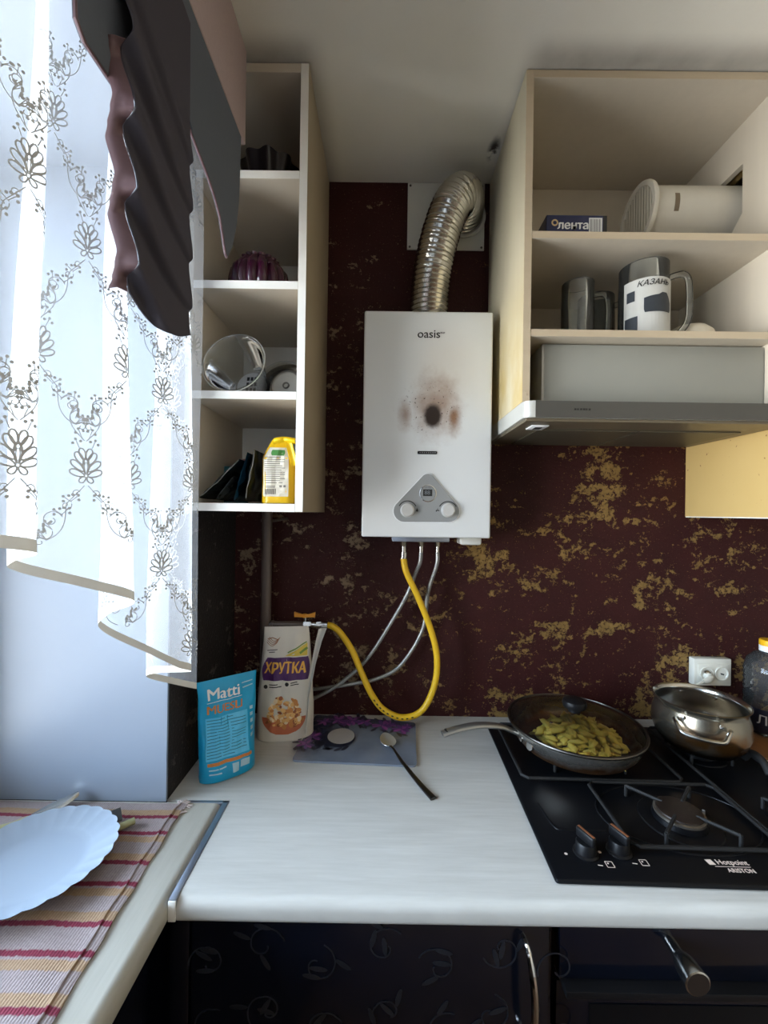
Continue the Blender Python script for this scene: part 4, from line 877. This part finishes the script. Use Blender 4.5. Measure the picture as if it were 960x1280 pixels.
for k, a in enumerate((radians(236), radians(56))):
    ca, sa = cos(a), sin(a)
    def pp(r, t_, z): return (SPC[0]+ca*r-sa*t_, SPC[1]+sa*r+ca*t_, SPC[2]+z)
    P = spline([pp(.092, -.052, .088), pp(.103, -.050, .088), pp(.113, -.046, .082), pp(.126, -.036, .072), pp(.131, 0, .070), pp(.126, .036, .072), pp(.113, .046, .082), pp(.103, .050, .088), pp(.092, .052, .088)], 5)
    hl = G().tube(P, .0046, 10).done('side_handle', M['steel'], sp_)
    for s_ in (-1, 1):
        g = G(); dirv = (Vector(pp(.2, s_*.05, .088))-Vector(pp(0, 0, .088))).normalized()
        c_ = Vector(pp(.0945, s_*.036, .094)); g.lathe([(.0048, 0), (.004, .0022), (0, .003)], c_+Vector((0, 0, .0)), 12, dirv); g.lathe([(.0048, 0), (.004, .0022), (0, .003)], Vector(pp(.0825, s_*.036, .095)), 12, -dirv); g.done('rivet', M['chrome'], hl)
# ================================================================== SHELF CONTENTS, LEFT UNIT
SX0, SX1 = XL+.018, -.198
M['purple_glaze'] = mat('aubergine_glaze', (58, 18, 40), .16, 0, var=.15)
fm_ = thing('fluted_pot', 'glossy aubergine fluted ceramic pot with a lug, second shelf compartment from top', 'pot', (-.312, -.235, 1.9945))
fc = (-.312, -.235, 1.9945)
g = G(); fl_ = lambda a, z: 1+.12*abs(cos(8*a))**.8*min(1, z/.01+.3)
g.lathe([(0, 0), (.047, 0), (.058, .010), (.065, .028), (.064, .048), (.060, .068), (.048, .084), (.040, .0935), (.0415, .0975), (.037, .098), (.0355, .093), (.044, .082), (.056, .066), (.063, .046), (.062, .028), (.055, .012), (0, .010)], fc, 128, fn=fl_)
g.done('body', M['purple_glaze'], fm_, smooth=50)
for s_, nm in ((1, 0), (-1, 0)):
    g = G(); g.lathe([(0, 0), (.014, .001), (.017, .007), (.012, .014), (0, .017)], (fc[0]+s_*.078, fc[1]-.02, fc[2]+.012), 20, (s_*.5, -.2, 1)); g.done('lug', M['purple_glaze'], fm_, smooth=60)
G().lathe([(.0372, .0982), (.0412, .0978), (.0418, .0968), (.0405, .0955)], fc, 96, fn=lambda a, z: 1+.05*abs(cos(8*a))).done('rim_highlight', mat('rim_highlight_tone', (176, 150, 146), .3), fm_)  # pale ring paints in the highlight along the scalloped rim
tp = thing('frilled_bowl', 'dark frilled bowl on the topmost shelf, almost lost in shadow', 'bowl', (-.30, -.20, 2.2365))
g = G(); g.lathe([(0, 0), (.035, 0), (.040, .006), (.052, .05), (.066, .098), (.069, .108), (.064, .106), (.048, .05), (.035, .010), (0, .008)], (-.30, -.20, 2.2365), 120, fn=lambda a, z: 1+.08*cos(9*a)*min(1, z/.1)); g.done('body', mat('dark_glaze', (30, 24, 30), .3), tp, smooth=50)
# clear tubs on their sides
def tub(name, label, x, y, z, r0, r1, L, yaw, wall=.0012):
    th = thing(name, label, 'tub', (x, y, z)); til = math.atan2(r0-r1, L)
    ax = Vector((sin(yaw)*cos(til), cos(yaw)*cos(til), -sin(til))); c = Vector((x, y, z+(r0+.0075)*cos(til)+.0004))
    g = G(); g.lathe([(r0+.003, 0), (r0+.0035, .002), (r0, .004), (r0-.003, .012), (r1, L-.004), (r1-.004, L), (0, L), (0, L-wall), (r1-.005, L-wall), (r1-wall, L-.006), (r0-.003-wall, .012), (r0-wall, .003), (r0+.001, 0)], c, 56, ax); g.done('body', M['clear'], th, smooth=60)
    return th, c, ax
th, c, ax = tub('plastic_tub', 'round clear plastic tub on its side showing a label with dark squares', -.3490, -.300, 1.7525, .0680, .0420, .105, .10)
ring = G(); ring.lathe([(.0735, -.0003), (.0745, .001), (.0735, .0028), (.0725, .001)], c, 64, ax); ring.done('rim', mat('clear_rim', (214, 216, 214), .2), th)
e1 = ax.cross(Vector((0, 0, 1))).normalized(); e2 = e1.cross(ax).normalized(); bc = c+ax*.1025
d = Dec(lambda x, y, l: bc+e1*x+e2*y-ax*(.0004+l)); d.poly(ellp(0, 0, .037, .037, 32)); d.done('label', mat('white_label', (220, 220, 216), .6), th)
d = Dec(lambda x, y, l: bc+e1*x+e2*y-ax*(.0010+l))
for i in range(3):
    for j in range(4): d.rect(-.0135+i*.0095, -.030+j*.0150, -.0065+i*.0095, -.020+j*.0150)
pg_ = d.done('label_squares', M['print_black'], th); pg_['kind'] = 'stuff'
th, c, ax = tub('plastic_tub', 'clear ribbed plastic tub standing behind the labelled tub', -.2755, -.125, 1.7525, .066, .055, .085, 0.)
g = G(); g.lathe([(.0705, 0), (.0725, .001), (.0705, .003), (.069, .001)], c, 64, ax); g.done('rim', mat('clear_rim_b', (196, 198, 194), .25), th)
g = G()
for i in range(5): g.box(-.250+i*.006, -.16, 1.79, -.2465+i*.006, -.158, 1.806, .0008)
rb_ = g.done('moulded_ribs', M['pvc'], th); rb_['kind'] = 'stuff'
gl_ = thing('grey_lid', 'round grey translucent lid leaning at the right end of the tub shelf', 'lid', (-.235, -.26, 1.752))
g = G(); ax2 = Vector((.15, 1, -.22)).normalized(); c2 = Vector((-.2425, -.245, 1.792)); g.lathe([(0, .0015), (.033, .0015), (.0345, 0), (.0375, 0), (.038, .003), (.0365, .004), (.033, .003), (0, .003)], c2, 48, ax2); g.done('disc', mat('grey_plastic', (150, 146, 138), .35), gl_)
g = G(); g.lathe([(.0345, -.0012), (.0385, -.001), (.0388, .003), (.0372, .0045)], c2, 48, ax2); g.lathe([(.005, -.0005), (.0085, -.0012), (.0085, .0012), (.005, .0012)], c2, 20, ax2); g.done('rim', mat('dark_lid_rim', (84, 80, 74), .4), gl_)
# lowest compartment: bags
SZ = 1.5068
yb = thing('yellow_bag', 'bright yellow bag with folded top and white label on the lowest shelf', 'bag', (-.243, -.265, SZ))
bag = Bag(.082, .150, .058, wid=lambda v: 1 if v < .70 else 1-.55*((v-.70)/.3), vt=lambda v: 1 if v < .68 else max(.12, 1-.85*(v-.68)/.32), p=5, cr=.0025, seed=8.)
bag.M = frame((-.2465, -.2690, SZ+.001), radians(2)); bag.mesh().done('bag', mat('yellow_film', (246, 196, 12), .35, 0, var=.05, bump=.2, bscale=40), yb, smooth=60)
def fold(u, v): return (-.2560+.047*v+.004*sin(7*v), -.292-.008*sin(pi*u)-.002*sin(9*v), SZ+.150-.014*u+.004*sin(pi*v)-.055*max(0, v-.6)*u*0)
g = G(); g.grid(fold, 8, 14); g.solid(.001); g.done('folded_top', mat('yellow_fold', (252, 208, 20), .3), yb, smooth=60)
def tab(u, v): p = Vector((-.2230+.016*v, -.298+.004*sin(pi*u), SZ+.145-.058*v)); return p+Vector((.007*(u-.5)*2, 0, .003*(u-.5)))
g = G(); g.grid(tab, 5, 12); g.solid(.001); g.done('loose_corner', mat('yellow_corner', (250, 206, 16), .3), yb, smooth=60)
dd = bag.deco(); dd.shape(.015, .128, lambda y: -.033+(.012*max(0, (y-.10)/.028)), lambda y: .024-.004*max(0, (y-.1)/.028), 0, 6, 16); dd.done('label', mat('bag_label', (224, 216, 198), .5), yb)
dd = bag.deco(); dd.shape(.108, .122, lambda y: -.018+.4*abs(y-.115), lambda y: .016-.4*abs(y-.115), .0004, 4, 3); dd.done('green_mark', mat('green_mark', (70, 130, 60), .5), yb)
dd = bag.deco(); rnd = random.Random(3)
for i in range(13): dd.line([(-.029+.005*k, .104-.0048*i) for k in range(rnd.choice((8, 9, 10)))], .0017, .0004)
x = -.028
while x < -.004: w_ = rnd.choice((.0008, .0014, .0022)); dd.rect(x, .020, x+w_, .0325, .0004); x += w_+rnd.choice((.0008, .0013))
for i in range(3): dd.line([(-.029, .0355+.002*i), (-.006, .0355+.002*i)], .001, .0004)
dd.rect(.004, .036, .010, .041, .0004); dd.rect(.013, .036, .018, .041, .0004)
q = dd.done('label_print', mat('label_grey', (120, 112, 100), .6), yb); q['kind'] = 'stuff'
def pouch(name, label, P0, P1, wdt, th_, m, band=None):
    a, b = Vector(P0), Vector(P1); t_ = thing(name, label, 'pouch', a); Lg = (b-a).length; bag = Bag(wdt, Lg, th_, vt=lambda v: max(.05, sin(pi*min(1, .12+.85*v))**.7), p=3, cr=.004, seed=Lg*50)
    z = (b-a).normalized(); x = Vector((0, 1, 0)); x = (x-z*x.dot(z)).normalized(); y = z.cross(x)
    bag.M = Matrix(((x.x, y.x, z.x, a.x), (x.y, y.y, z.y, a.y), (x.z, y.z, z.z, a.z), (0, 0, 0, 1))); bag.mesh(14, 14).done('bag', m, t_, smooth=60)
    if band:
        g = G(); g.grid(lambda u, v: bag.pt(-.97, .05+.93*v, -1)+Vector((0, -.0012, .0004))+x*.002*u, 1, 10); g.solid(.0008); g.done('sealed_edge', band, t_)
    return bag
M['blk_foil'] = mat('black_pouch_foil', (30, 36, 38), .22, .3, var=.2, bump=.3, bscale=60); M['teal_foil'] = mat('dark_teal_foil', (18, 52, 70), .25, .2, var=.2, bump=.3, bscale=60)
M['shiny_edge'] = mat('shiny_seam', (150, 146, 138), .3, .4)
pouch('black_pouch', 'black foil pouch leaning flattest, its edge crossing the lowest shelf diagonally', (-.418, -.245, SZ+.011), (-.329, -.245, SZ+.099), .13, .014, M['blk_foil'], M['shiny_edge'])
pouch('black_pouch', 'black foil pouch leaning under the flattest pouch', (-.386, -.235, SZ+.009), (-.347, -.235, SZ+.062), .12, .018, mat('grey_black_foil', (52, 58, 60), .25, .35, var=.3), None)
pouch('teal_pouch', 'dark teal foil pouch leaning steeply toward the yellow bag', (-.342, -.240, SZ+.007), (-.313, -.240, SZ+.115), .13, .014, M['teal_foil'], None)
pouch('black_pouch', 'black foil pouch with shiny edge wedged against the yellow bag', (-.316, -.245, SZ+.006), (-.2965, -.245, SZ+.121), .13, .014, M['blk_foil'], M['shiny_edge'])
tq = thing('teal_packet', 'upright dark teal packet at the left end of the lowest shelf', 'packet', (-.403, -.155, SZ))
bag = Bag(.062, .098, .030, vt=lambda v: max(.25, 1-.4*v), p=6, cr=.002, seed=3); bag.M = frame((-.392, -.150, SZ), radians(8)); bag.mesh(14, 14).done('bag', mat('teal_packet', (40, 92, 98), .4, var=.2, bump=.2, bscale=60), tq, smooth=60)
rq_ = thing('red_packet', 'red and white packet standing behind the teal packet', 'packet', (-.385, -.07, SZ))
bag = Bag(.070, .128, .034, vt=lambda v: max(.2, 1-.6*v), p=5, cr=.004, seed=6); bag.M = frame((-.378, -.075, SZ), radians(-10)); bag.mesh(14, 14).done('bag', mat('white_packet', (206, 192, 182), .45, var=.1), rq_, smooth=60)
dd = bag.deco(); dd.shape(.02, .126, lambda y: -.034, lambda y: -.012+.01*sin(y*60), 0, 4, 8); dd.shape(.075, .10, lambda y: .016, lambda y: .033, 0, 3, 3); dd.done('red_stripe', mat('red_print', (176, 64, 66), .45), rq_)['kind'] = 'stuff'

# ================================================================== RIGHT CABINET CONTENTS
# exhaust duct with grille
du = thing('exhaust_duct', 'white round exhaust duct with a grille end on the top right shelf', 'duct', (.75, -.13, 2.2))
ax = Vector((1, .0, .006)).normalized(); o0 = Vector((.668, -.135, 2.2845))
g = G(); g.lathe([(.0675, 0), (.0675, .268), (.0655, .268), (.0655, 0)], o0, 48, ax); g.done('pipe', mat('ivory_plastic', (206, 200, 186), .4), du, smooth=50)
g = G(); g.lathe([(.068, -.001), (.079, -.001), (.0805, -.006), (.079, -.012), (.068, -.012), (.0655, -.006)], o0, 48, ax); g.done('flange', mat('ivory_flange', (212, 206, 192), .4), du)
G().lathe([(0, -.0035), (.0670, -.0035), (.0670, -.0055), (0, -.0055)], o0, 48, ax).done('grille_back', mat('grille_shadow', (128, 118, 100), .7), du)
for i in range(11):
    y = -.0575+i*.0115; hgt = sqrt(max(0, .066**2-y*y)); cpt = o0+Vector((-.0085, y, 0)); g = G(); g.box(-.0022, -.0026, -hgt, .0022, .0026, hgt, Mx=Matrix.Translation(cpt)@Matrix.Rotation(radians(30), 4, 'Z')); g.done('grille_slat', mat('ivory_slat', (196, 188, 170), .5) if i == 0 else bpy.data.materials['ivory_slat'], du, smooth=0)
d = Dec(lambda x, a, l: o0+ax*x+Vector((0, -cos(a)*(.0680+l), sin(a)*(.0680+l)))); d.shape(-.42, .22, lambda y: .046, lambda y: .058, 0, 1, 8); d.done('sticker', mat('sticker', (120, 104, 84), .6), du)
for z0 in (-.50,):
    g = G(); g.box(o0.x+.03, -.15, 2.1165, o0.x+.05, -.12, 2.2165); g.done('support_block', M['woodin'], du, smooth=0)
# blue box
bx = thing('foil_box', 'dark blue carton with white лента lettering and barcode on top shelf', 'box', (.437, -.22, 2.1165))
B(.3672, -.272, 2.1165, .5085, -.18, 2.1900, .001).done('carton', mat('navy_card', (20, 28, 72), .4, var=.08), bx)
d = Dec(lambda x, z, l: (x, -.2724-l, z)); d.text('лента', .4295, 2.1655, .0265, bold=.03); d.done('lettering', M['print_white'], bx)
G().lathe([(.0045, 0), (.0078, 0), (.0078, .0006), (.0045, .0006)], (.3865, -.2721, 2.1718), 24, (0, -1, 0)).done('ring_mark', mat('beige_print', (206, 176, 128), .5), bx)
d = Dec(lambda x, z, l: (x, -.2724-l, z)); d.rect(.466, 2.148, .497, 2.184); bl = d.done('barcode_panel', M['print_white'], bx)
d = Dec(lambda x, z, l: (x, -.2728-l, z)); rnd = random.Random(6); x = .4685
while x < .493: w_ = rnd.choice((.0008, .0014, .002)); d.rect(x, 2.151, x+w_, 2.181); x += w_+rnd.choice((.0009, .0015))
d.done('barcode_bars', M['print_grey'], bl)['kind'] = 'stuff'
d = Dec(lambda x, z, l: (x, -.2723-l, z)); d.rect(.499, 2.118, .508, 2.1895); d.done('black_end', M['print_black'], bx)
gj = thing('clear_jar', 'small dim clear jar in the left back corner of the top shelf', 'jar', (.345, -.12, 2.1165))
g = G(); g.lathe([(0, 0), (.024, 0), (.026, .003), (.026, .085), (.022, .098), (.022, .106), (.0205, .106), (.0205, .098), (.0245, .085), (.0245, .004), (0, .003)], (.347, -.13, 2.1165), 32); g.done('body', M['clear'], gj)
# mugs
M['mugprint'] = mat('mug_print_field', (196, 196, 192), .4, var=.06)
def mug(name, label, c, r, h, ha, th_=.0045):
    t_ = thing(name, label, 'mug', c)
    g = G(); g.lathe([(0, 0), (r*.96, 0), (r, .004), (r, h*.72), (r*.985, h*.80), (r*.985, h), (r*.985-.0015, h+.0008), (r-th_, h), (r-th_, h*.8), (r-th_, .012), (0, .012)], c, 48); g.done('body', M['glass'], t_, smooth=50)
    cx, cy, cz = c; ca, sa = cos(ha), sin(ha); q = lambda rr, z: (cx+ca*rr, cy+sa*rr, cz+z)
    P = spline([q(r-.001, h*.86), q(r+.020, h*.90), q(r+.036, h*.90), q(r+.046, h*.80), q(r+.048, h*.5), q(r+.044, h*.28), q(r+.022, h*.12), q(r-.001, h*.09)], 5)
    g = G(); g.tube(P, .0058, 12, flat=1.3); g.done('handle', M['glass'], t_, smooth=60)
    return t_, Dec(lambda a, z, l: (cx+(r+.0008+l)*sin(a/r), cy-(r+.0008+l)*cos(a/r), cz+z), .006)
SH = 1.9001
kc = (.6115, -.2450, SH); mg, d = mug('beer_mug', 'tall glass beer mug printed КАЗАНЬ over a dark vehicle picture', kc, .0535, .181, radians(-8))
d.shape(.008, .135, lambda y: -.072, lambda y: .060, 0, 18, 4); pf = d.done('print_field', M['mugprint'], mg)
dk = lambda: Dec(lambda a, z, l: (kc[0]+(.0552+l)*sin(a/.0535), kc[1]-(.0552+l)*cos(a/.0535), kc[2]+z), .006)
d = dk(); d.text('КАЗАНЬ', -.008, .1215, .0172, bold=.016, shear=.3); d.done('lettering', M['print_black'], pf)
d = dk(); K = .052
d.poly([(-.026, .055), (-.028, .062), (-.028, .088), (-.016, .091), (.002, .094), (.010, .099), (.022, .099), (.029, .090), (.035, .078), (.036, .062), (.032, .055)])
d.rect(-.068, .010, -.040, .050, 0, 5, 2); d.rect(-.064, .086, -.046, .110, 0, 4, 2); pv_ = d.done('vehicle_picture', mat('slate_print', (44, 50, 58), .5), pf); pv_['kind'] = 'stuff'
mug('beer_mug', 'plain clear glass mug left of the printed mug', (.468, -.215, SH), .038, .158, radians(10))
m3, d = mug('beer_mug', 'clear glass mug with dark print standing behind the other two mugs', (.560, -.120, SH), .046, .172, radians(-20))
d.shape(.06, .150, lambda y: -.041, lambda y: .018, 0, 8, 3); d.done('dark_print', mat('dark_mug_print', (66, 66, 58), .5), m3)
ob = G().lathe([(.060, 0), (.0605, .002), (.0590, .020), (.052, .042), (.038, .056), (.020, .0605), (.018, .0635), (0, .0635), (0, .0600), (.036, .053), (.050, .040), (.057, .018), (.0585, 0)], (.748, -.205, SH), 48).done('upturned_bowl', mat('ivory_bowl', (222, 212, 192), .35)); tag(ob, 'ivory bowl turned upside down right of the printed mug', 'bowl')

# ================================================================== SOCKET, BOTTLE, BOARD
sk = thing('double_socket', 'white double wall socket above the saucepan', 'socket', (.962, 0, 1.036))
M['ivory_w'] = mat('white_socket_plastic', (224, 222, 210), .35, var=.02)
B(.9085, -.024, .9975, 1.0175, -.0008, 1.0765, .003).done('housing', M['ivory_w'], sk)
B(.9185, -.0262, 1.0045, 1.0095, -.0242, 1.0620, .0008).done('face_plate', M['ivory_w'], sk)
for kx in (.9430, .9860):
    G().lathe([(0, .0008), (.0155, .0008), (.0165, .003), (.0195, .0035), (.020, .0005)], (kx, -.0265, 1.0345), 36, (0, -1, 0)).done('socket_ring', M['ivory_w'], sk)
d = Dec(lambda x, z, l: (x, -.0276-l, z)); d.poly([(.982, 1.037), (.994, 1.034), (.993, 1.030), (.984, 1.032)]); d.done('contact_slot', M['print_black'], sk)
pg = thing('power_plug', 'white power plug with cord in the left socket', 'plug', (.94, -.04, 1.03))
g = G(); g.tube(spline([(.9520, -.0345, 1.0260), (.938, -.0400, 1.0215), (.921, -.0430, 1.0170)], 5), [.0098, .0104, .0108, .0108, .0106, .0102, .0098, .009, .0082, .0075, .007], 14, flat=.62, upv=(0, 1, 0)); g.cyl((.9430, -.0290, 1.030), (.9430, -.0375, 1.026), .0135, .010); g.done('plug_body', M['ivory_w'], pg)
g = G(); g.lathe([(0, .0065), (.006, .0055), (.0095, .0025), (.010, 0)], (.9425, -.0300, 1.0385), 20, (0, -.6, .8)); g.done('socket_glare', M['chrome'], pg)  # chrome dome stands in for the glare in the socket hole
g = G(); g.tube(spline([(.921, -.0430, 1.0170), (.905, -.045, 1.010), (.880, -.04, .995), (.85, -.02, .97), (.82, -.008, .94), (.80, -.008, .90)], 6), .0035, 10); g.done('cord', M['ivory_w'], pg)
jr = thing('oil_bottle', 'large clear ribbed plastic bottle with a yellow and white cap at right edge', 'bottle', (1.075, -.085, H))
JC = (1.077, -.080, H+.009)
prof = [(0, 0), (.046, 0), (.055, .006), (.057, .012), (.057, .085), (.0555, .090), (.058, .096), (.0575, .104)]
for i in range(5): prof += [(.0555, .112+.013*i), (.0585, .1185+.013*i)]
prof += [(.056, .178), (.050, .200), (.034, .217), (.020, .2235), (.0195, .232)]
G().lathe(prof, JC, 48).done('bottle', M['pet'], jr, smooth=60)
G().lathe([(.0205, .2245), (.0235, .2245), (.0235, .2400), (.0205, .2400)], JC, 32).done('cap_collar', M['print_white'], jr)
G().lathe([(.0235, .2402), (.0235, .2540), (.022, .2560), (0, .2560)], JC, 32).done('cap', mat('yellow_cap', (238, 178, 30), .35), jr)
jd = lambda k: Dec(lambda a, z, l: (JC[0]+(k+l)*sin(a), JC[1]-(k+l)*cos(a), JC[2]+z))
d = jd(.0578); d.shape(.012, .075, lambda y: -1.5, lambda y: 1.5, 0, 24, 2); lb = d.done('label', mat('navy_label', (34, 34, 52), .4), jr)
d = Dec(lambda a, z, l: (JC[0]+.0588*sin(a/.0578), JC[1]-.0588*cos(a/.0578), JC[2]+z), .006); d.text('ЛТА', -.034, .046, .034, bold=.01); d.done('lettering', M['print_white'], lb)
wb = thing('wooden_board', 'brown wooden board under the clear bottle behind the hob', 'board', (1.08, -.11, H))
B(.945, -.205, H+.0006, 1.22, -.012, H+.0086, .003).done('plank', mat('brown_board', (128, 84, 44), .5, var=.25, scale=8, stretch=(8, 1, 8)), wb)
g = G(); g.tube(spline([hp(.300, .030, .016), hp(.300, .045, .034), hp(.300, .066, .040), hp(.300, .086, .034), hp(.300, .100, .016)], 5), .0085, 12); g.done('support_lug', M['cast'], hb)
